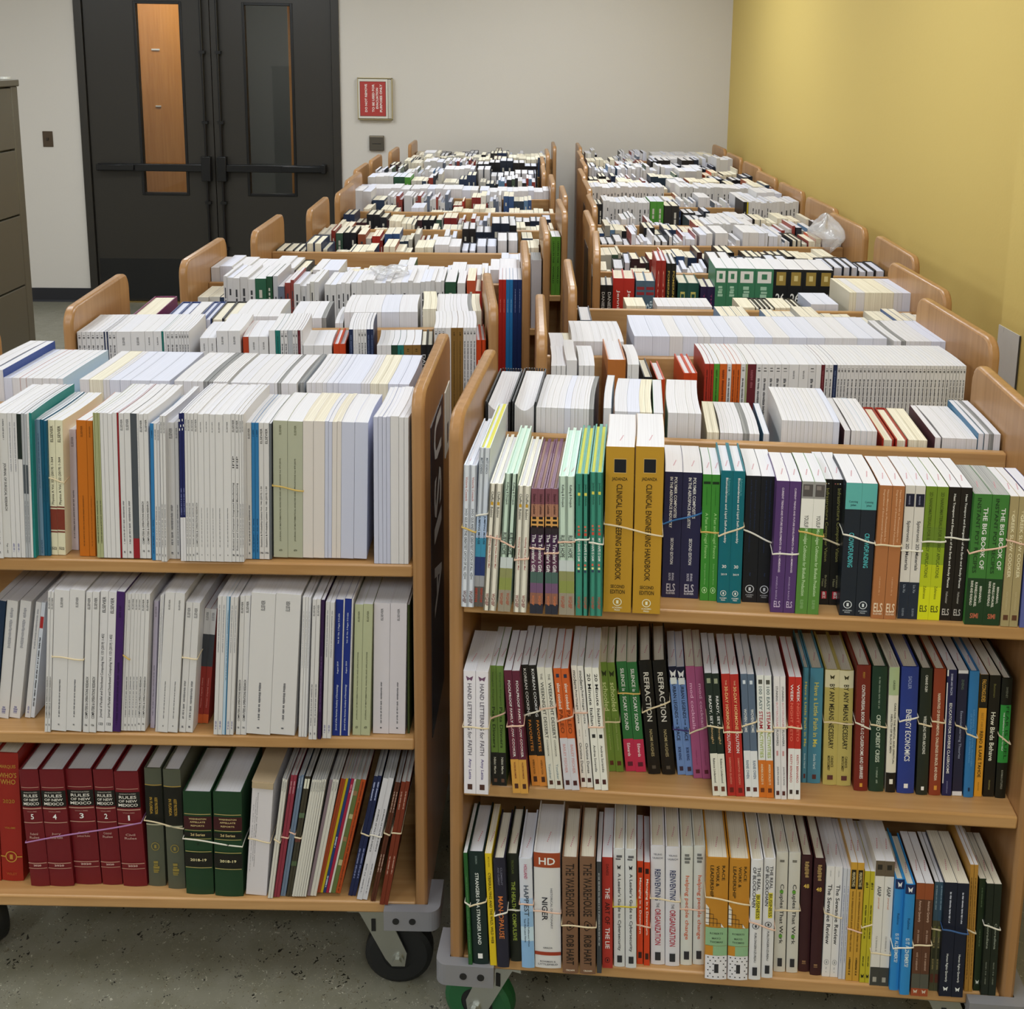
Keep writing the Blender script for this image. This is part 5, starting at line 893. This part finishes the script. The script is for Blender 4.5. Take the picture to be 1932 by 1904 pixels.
def build_book(key,t,h,d,rear,bow,stamp):
    ty,cov,pg,ph,sh,el=DES[key]
    hard=ty=='h'
    cb=.0024 if hard and t>.008 else (.0011 if hard else .00035)
    if t<.005: cb=.0003
    bulge=(min(.002,t*.07) if hard and t>.012 and key not in('gus','jump','wise','ruby','trav','sam') else 0)
    yf=lambda fx:-bulge*(1-(2*fx-1)**2)
    if bow: fn=lambda x,y,z:(x+bow*math.sin(max(0,min(1,y/d))*math.pi)+(bow*.6)*(y/d)**2,y,z)
    else: fn=None
    ny=5 if bow else 1
    b=MB(); cm=cmat(cov,1.3)
    b.box(0,cb,0,d,0,h,cm,fn,ny); b.box(t-cb,t,0,d,0,h,cm,fn,ny)
    # spine
    n=12 if bulge else 1; vs=[];fs=[]
    for i in range(n+1):
        fx=i/n; x=fx*t; y=yf(fx)
        vs+=[(x,y,0),(x,y,h),(x,y+cb if not bulge else .0012,h),(x,y+cb if not bulge else .0012,0)]
    for i in range(n):
        a=4*i; c=a+4
        for k in range(4): fs.append((a+k,a+(k+1)%4,c+(k+1)%4,c+k))
    fs+=[(0,1,2,3),(4*n,4*n+1,4*n+2,4*n+3)]
    if key!='spir': b.add(vs,fs,cm)
    if el: design_marks(b,el,t,h,yf,.00022 if not bulge else .0004)
    if key in('fsky','flbl') :
        b.box(-.0004,0,.02,.07,h-.12,h-.05,cmat('#c8ccd0'),fn,2)
    p=MB(); i_=.0035 if hard and t>.008 else .0004; j_=.004 if hard and t>.008 else .0002
    pm=PAPER[pg]
    if key=='spir':
        n=8; prev=None
        vs=[];fs=[]
        for s_ in range(n+1):
            fx=s_/n; x=cb+.002+(t-2*cb-.004)*fx; zt=h-.006-.012*math.sin(fx*math.pi)
            vs+=[(x,.004,0),(x,d-.004,0),(x,d-.004,zt),(x,.004,h-.004)]
        for s_ in range(n):
            a=4*s_
            for k in range(4): fs.append((a+k,a+(k+1)%4,a+4+(k+1)%4,a+4+k))
        fs+=[(0,1,2,3),(4*n,4*n+1,4*n+2,4*n+3)]; p.add(vs,fs,pm)
    else:
        p.box(cb,t-cb,.0013 if bulge else cb,d-j_,i_,h-i_,pm,fn,ny)
    if stamp and t>.01:
        x0=t*.45; w_=.0016
        for k in range(6):
            y=.03+k*.0045; q=[(x0+.0008*k,y,h-i_+.0002),(x0+w_+.0008*k,y,h-i_+.0002),(x0+w_+.0008*k,y+.003,h-i_+.0002),(x0+.0008*k,y+.003,h-i_+.0002)]
            p.add([fn(*v) if fn else v for v in q],[(0,1,2,3)],STAMP)
    return b.mesh(key),p.mesh('pages'),(ring_mesh(t,d,h) if key=='spir' else None)
def ring_mesh(t,d,h):
    b=MB()
    n=int(d/.008)
    for i in range(n):
        y=.005+i*.008
        b.box(-.0005,.003,y,y+.003,h-.02,h-.0005,m_bar); 
    for i in range(int(t/.005)): b.box(.002+i*.005,.0045+i*.005,-.001,.003,h-.012,h+.001,m_bar)
    return b.mesh('rings')
CACHE={}
REARFIX=Matrix.Rotation(math.pi,4,'Z')
PIC=('gus','jump','wise','ruby','trav','sam')
def short_phrase(key): return DES[key][4]
PLACED={}
for (ck,lev,side,place,runs) in ROWS:
    zs={'z1':Z1,'z2':Z2,'z3':Z3}[lev]
    seq=[]
    for ri,(x0,off,h,lean,bs) in enumerate(runs):
        bl=[(int(a.split(' ')[0])/1e4,a.split(' ')[1]) for a in bs.split(';')]
        x=x0/1e4; tot=sum(t for t,_ in bl)
        lift=max(0,math.sin(lean/1e4))*tot
        for bi,(t,key) in enumerate(bl): seq.append([ri,bi,x,off/1e3,h/1e3,lean/1e4,t,key,lift]); x+=t+.0002
    cnt={}
    for s_ in seq: cnt[DES[s_[7]][3]]=cnt.get(DES[s_[7]][3],0)+1
    seen={}; land=None; lcount=0
    bow_c=0
    for i,(ri,bi,x,off,h,lean,t,key,lift) in enumerate(seq):
        ty,cov,pg,ph,sh,el=DES[key]
        rng=random.Random(hash_:=(ri*31+len(place)*7+(0 if side=='f' else 3)))
        white=ty in'jm' or ty=='p'
        bow=0
        if lev=='z1' and ck in('L1','R1','L2','R2') and ty in('j',) : bow=rng.choice((-.003,-.002,.003,.002,.0035))
        if ty in('p',) and ck=='R1' and lev=='z1' and side=='f': bow=.0012
        dmax=(D/2-.012-off) if side=='f' else .2
        rear_=side=='r'
        d=min(h*.67,.205,dmax) if side=='f' else min(h*.84,.222)
        if key in PIC: d=min(.235,dmax)
        if ck=='R1' and side=='f' and key not in PIC: d=min(h*.6,dmax)
        if key=='fmag': d=.25
        if ck=='R3' and rear_: d=(.11,.11,.125,.15,.2)[ri]
        d=round(d,3)
        rear=side=='r'
        hv=h if rear or ck!='L1' else h+random.Random(i).choice((0,0,-.001,.0008))
        ck_=(key,round(t,4),round(hv,3),d,rear,bow)
        stamp=ck=='R1' and not rear
        if ck_ not in CACHE: CACHE[ck_]=build_book(key,t,hv,d,rear,bow,stamp)
        me,pm,rg=CACHE[ck_]
        nm,cat=KINDN[ty]
        if key in PIC: nm='picture_book'
        if key in('fw','ft','fl','fc','forg','flbl','fdk','fgrn'): nm='softcover_volume'; cat='journal'
        if key=='env': nm='wrapped_bundle'; cat='bundle'
        M=CM[ck]@T_((x,off,zs+lift+.0003))@Matrix.Rotation(lean,4,'Y')
        if rear: M=M@T_((t,d,0))@REARFIX
        o=bpy.data.objects.new(nm,me); COL.objects.link(o); o.matrix_world=M
        p_=bpy.data.objects.new('page_block',pm); COL.objects.link(p_); p_.parent=o
        if rg: r_=bpy.data.objects.new('spiral_binding',rg); COL.objects.link(r_); r_.parent=o
        # label
        k=seen.get(ph,0); seen[ph]=k+1; n=cnt[ph]
        if n==1: lab='%s on the %s'%(ph,place); land=(sh,i)
        elif n==2:
            lab='%s, %s copy of two, %s'%(ph,('left','right')[k],place); land=(sh,i)
        else:
            if land: 
                step=sum(1 for s2 in seq[land[1]+1:i+1] if DES[s2[7]][3]==ph)
                o_n='next' if step==1 else (ORD[step-2] if step-2<len(ORD) else 'far')
                lab='%s, %s right of %s, %s'%(ph.replace(' with page edges out','').replace(' with publisher name at top','').replace(' with fine grey print',' in grey print').replace(' showing bare pages',''),o_n,'the '+land[0],place)
            else:
                o_n='leftmost' if k==0 else ORD[k-1]+' from left'
                lab='%s, %s, %s'%(ph.replace(' with page edges out',''),o_n,place)
            if n<=6 and (i+1>=len(seq) or DES[seq[i+1][7]][3]!=ph) : land=(sh,i)
        wc=lambda t_:len(re.findall(r"[A-Za-z0-9']+",t_))+1
        for a_,b_ in ((' copy of two',' copy'),(' with page edges out',''),(' the ',' '),(' with ',' '),(' on ',' '),(' a ',' '),('front right','right'),('front left','left'),(' books',''),(' volumes',''),(' of ',' '),(' lettering',''),(' letters',''),(' tiny',''),(' pale','')):
            if wc(lab)>16: lab=lab.replace(a_,b_)
        tag(o,lab,cat,'books on the '+place)
        PLACED.setdefault((ck,lev,side,ri),[]).append((M,t,hv,d,sh,off))
    
# the flap of the wrapped bundle: folded manila top
for (M,t,hv,d,sh,off) in PLACED[('L1','z3','f',11)]:
    b=MB(); b.box(-.001,t+.001,-.002,d,hv,hv+.0012,mat('manila_paper',hexc('#b8a486'),.8)); b.box(0,t,-.0032,-.0008,hv-.012,hv,mat('manila_paper',hexc('#b8a486'),.8))
    o=b.obj('manila_flap',bpy.data.objects['wrapped_bundle'],T_((0,0,0)))
# ------------------------------------------------------------------ rubber bands
def band_obj(M,t,d,za,zb,cl,label,grp,twist=False):
    b=MB(); mt=mat('rubber_'+cl.strip('#'),hexc(cl,1.2),.55,0,.3); e=.0011; hw=.0015
    pts=[]
    y0=-.0008; 
    for i in range(9):
        f=i/8; pts.append((-.0012+(t+.0024)*f, y0-.0035*math.sin(f*math.pi)*0-.0009, za+(zb-za)*f+min(.0011,t*.02)*math.sin(f*6)))
    pts+=[(t+.0010,.02,zb+.002),(t+.0008,d*.5,zb+.001),(t+.0008,d+.0012,zb),(-.0008,d+.0012,za),(-.0008,d*.5,za+.001),(-.0010,.02,za+.002)]
    n=len(pts); vs=[];fs=[]
    for i,p in enumerate(pts):
        a=Vector(pts[i-1]); c=Vector(pts[(i+1)%n]); tg=(c-a).normalized(); up=Vector((0,0,1)); sd=tg.cross(up).normalized(); up=sd.cross(tg)
        for k in range(6):
            an=2*math.pi*k/6; vs.append(tuple(Vector(p)+sd*math.cos(an)*.0007+up*math.sin(an)*hw))
    for i in range(n):
        j=(i+1)%n
        for k in range(6): fs.append((i*6+k,i*6+(k+1)%6,j*6+(k+1)%6,j*6+k))
    b.add(vs,fs,mt); o=b.obj('rubber_band',None,M); tag(o,label,'rubber band',grp)
PLN={('R1','z1'):'front right cart top shelf',('R1','z2'):'front right cart middle shelf',('R1','z3'):'front right cart bottom shelf',('L1','z1'):'front left cart top shelf',('L1','z2'):'front left cart middle shelf',('L1','z3'):'front left cart bottom shelf'}
for (ck,lev,idx,fa,fb,cl) in BANDS:
    ids=idx if isinstance(idx,tuple) else (idx,)
    bk=[]
    for q in ids: bk+=PLACED.get((ck,lev,'f',q),[])
    if len(ids)==1 and len(bk)>2: bk=bk[:2]
    if not bk: continue
    M=bk[0][0]; last=bk[-1]; inv=M.inverted()
    end=(inv@(last[0]@Vector((last[1],0,0)))).x; h=bk[0][2]
    yf=min((inv@(q[0]@Vector((0,0,0)))).y for q in bk)
    M2=M@T_((0,yf,0)) 
    hb=.0035 if any(True for q in bk if False) else 0
    col_={'#3a6ea8':'blue','#3c5c8c':'blue','#3c3468':'violet','#c8aa60':'yellowish','#c8b43c':'yellow','#a878a8':'pink and blue striped','#d8b4a0':'pinkish','#dcd8cc':'off-white','#d8c8a8':'cream'}[cl]
    bul=0
    lab='%s rubber band around the %s, %s'%(col_,bk[0][4],PLN[(ck,lev)])
    # books with rounded spines need the band further out
    M2=M2@T_((0,-.0036 if bk[0][1]>.012 and lev!='z1' and ck=='R1' else -.0003,0))
    band_obj(M2,end,max(q[3] for q in bk)+.004,h*(1-fa),h*(1-fb),cl,lab,'rubber bands around the books')
# ------------------------------------------------------------------ the many books on the carts further back, one mass
PAL={'K':['#1c1d24','#22304c','#2c2a28','#15161a','#3c2428'],'k':['#24303c','#1c2028','#54585c','#7c2c24','#a8a49c'],'B':['#34507c','#5c7c9c','#a8a498','#2c3c4c','#8c8a84','#3c5444'],
 'R':['#a83024','#b84c2c','#7c2420','#c8c4bc'],'G':['#244c34','#4c8c34','#2c5c44'],'Y':['#c8b42c','#1c1c1c'],'M':['#2c3038','#a8a49c','#5c7c9c','#8c3428','#c4c0b8','#3c4c3c','#1c1c20'],
 'W':['#b8b6b6','#bcbaba','#c0bebe'],'w':['#b8b6b6','#a8a8ac','#c0bebe','#5c6474','#8c3c34','#bcbab4'],'F':['#bcbab8','#b4b2b4'],'C':['#bab4a4','#8c4c34','#2c3c54','#b8b4ac','#1c1c20'],'H':['#18181c','#1c2434','#201c1c']}
TH={'K':(.018,.032),'k':(.014,.026),'B':(.014,.028),'R':(.014,.026),'G':(.02,.03),'Y':(.014,.02),'M':(.01,.024),'W':(.009,.022),'w':(.008,.018),'F':(.02,.05),'C':(.018,.03),'H':(.022,.036)}
sm=MB(); rg=random.Random(11)
smk=mat('mass_white_ink',hexc('#c8c4b8'),.6); smd=mat('mass_dark_ink',hexc('#3c3c40'),.6)
for (ck,side,x0,x1,hh,code) in SEGS:
    x=x0/1e3; e=x1/1e3; h0=hh/1e3; Mx=CM[ck]; lean=rg.choice((0,0,0,.04,-.04)) if code in 'wMBC' else 0
    while x<e-.004:
        t=min(rg.uniform(*TH[code]),e-x); 
        rep=2 if code in 'KRGBHCk' and x+2*t<e else 1
        cl=rg.choice(PAL[code]); hj=h0+(rg.uniform(-.006,.004) if code in 'WFGY' else rg.uniform(-.03,.008)); d=min(hj*.74,.198)
        hard=code in 'HKk'; cb=.0026 if hard else .0005; cm=cmat(cl,1.3)
        pg=PAPER[{'C':'C','k':'c','K':'C','B':'c','R':'C'}.get(code,rg.choice('WWL'))]
        for q in range(rep):
            y0=(D/2+.018 if side=='r' else .012)+rg.uniform(0,.012 if code in 'MBCHwk' else .003)
            sh_=math.tan(lean)
            fn=lambda X,Y,Zz:tuple(Mx@Vector((x+X+sh_*(Zz-Z1)*.6,y0+Y,Zz)))
            zb=Z1+.0004
            i_=.003 if hard else .0003
            sp=(0,cb) if side=='f' else (d-cb,d)
            sm.box(0,cb,0,d,zb,zb+hj,cm,fn); sm.box(t-cb,t,0,d,zb,zb+hj,cm,fn); sm.box(cb,t-cb,sp[0],sp[1],zb,zb+hj,cm,fn)
            sm.box(cb,t-cb,cb if side=='f' else i_,d-i_ if side=='f' else d-cb,zb+i_,zb+hj-i_,pg,fn)
            if side=='f' and code!='F':
                ink=smd if code in 'WwC' else smk
                zz=hj*.12
                while zz<hj*.8:
                    l=rg.uniform(.008,.03)
                    if rg.random()<.7: sm.box(t*.35,t*.62,-.0004,-.0001,zb+hj-zz-l,zb+hj-zz,ink,fn)
                    zz+=l+.004
            x+=t+.0004
            if x>e: break
o=sm.obj('distant_books',recalc=False); o['kind']='stuff'; o['label']='closely packed white and dark books filling the carts further back'; o['category']='books'
# ------------------------------------------------------------------ clear bag on the fifth right cart
m_bag=mat('clear_plastic',(.92,.93,.95,1),.12); bb=m_bag.node_tree.nodes['Principled BSDF']; bb.inputs['Transmission Weight'].default_value=.55; bb.inputs['Alpha'].default_value=.55
def crumple(M,sx,sy,sz,label,seed,name='plastic_bag'):
    b=MB(); rg2=random.Random(seed); nu,nv=36,20; vs=[];fs=[]
    ph=[rg2.uniform(0,6) for _ in range(8)]
    for j in range(nv+1):
        th=math.pi*j/nv
        for i in range(nu):
            a=2*math.pi*i/nu; r=1+.16*math.sin(3*a+ph[0]+2*th)+.09*math.sin(7*a-ph[1]+3*th)+.12*math.sin(4*th+ph[2])+rg2.uniform(-.03,.03)
            vs.append((math.cos(a)*math.sin(th)*r*sx,math.sin(a)*math.sin(th)*r*sy,math.cos(th)*r*sz))
    for j in range(nv):
        for i in range(nu): fs.append((j*nu+i,j*nu+(i+1)%nu,(j+1)*nu+(i+1)%nu,(j+1)*nu+i))
    b.add(vs,fs,m_bag); o=b.obj(name,None,M); [setattr(p,'use_smooth',True) for p in o.data.polygons]; tag(o,label,'plastic bag')
crumple(CM['R5']@T_((.868,.27,Z1+.25)),.045,.12,.06,'crumpled clear plastic bag on books beside the yellow wall',3)
crumple(CM['L3']@T_((.55,.12,Z1+.262)),.05,.07,.014,'clear plastic wrap on white journals of the third left cart',5,'plastic_wrap')
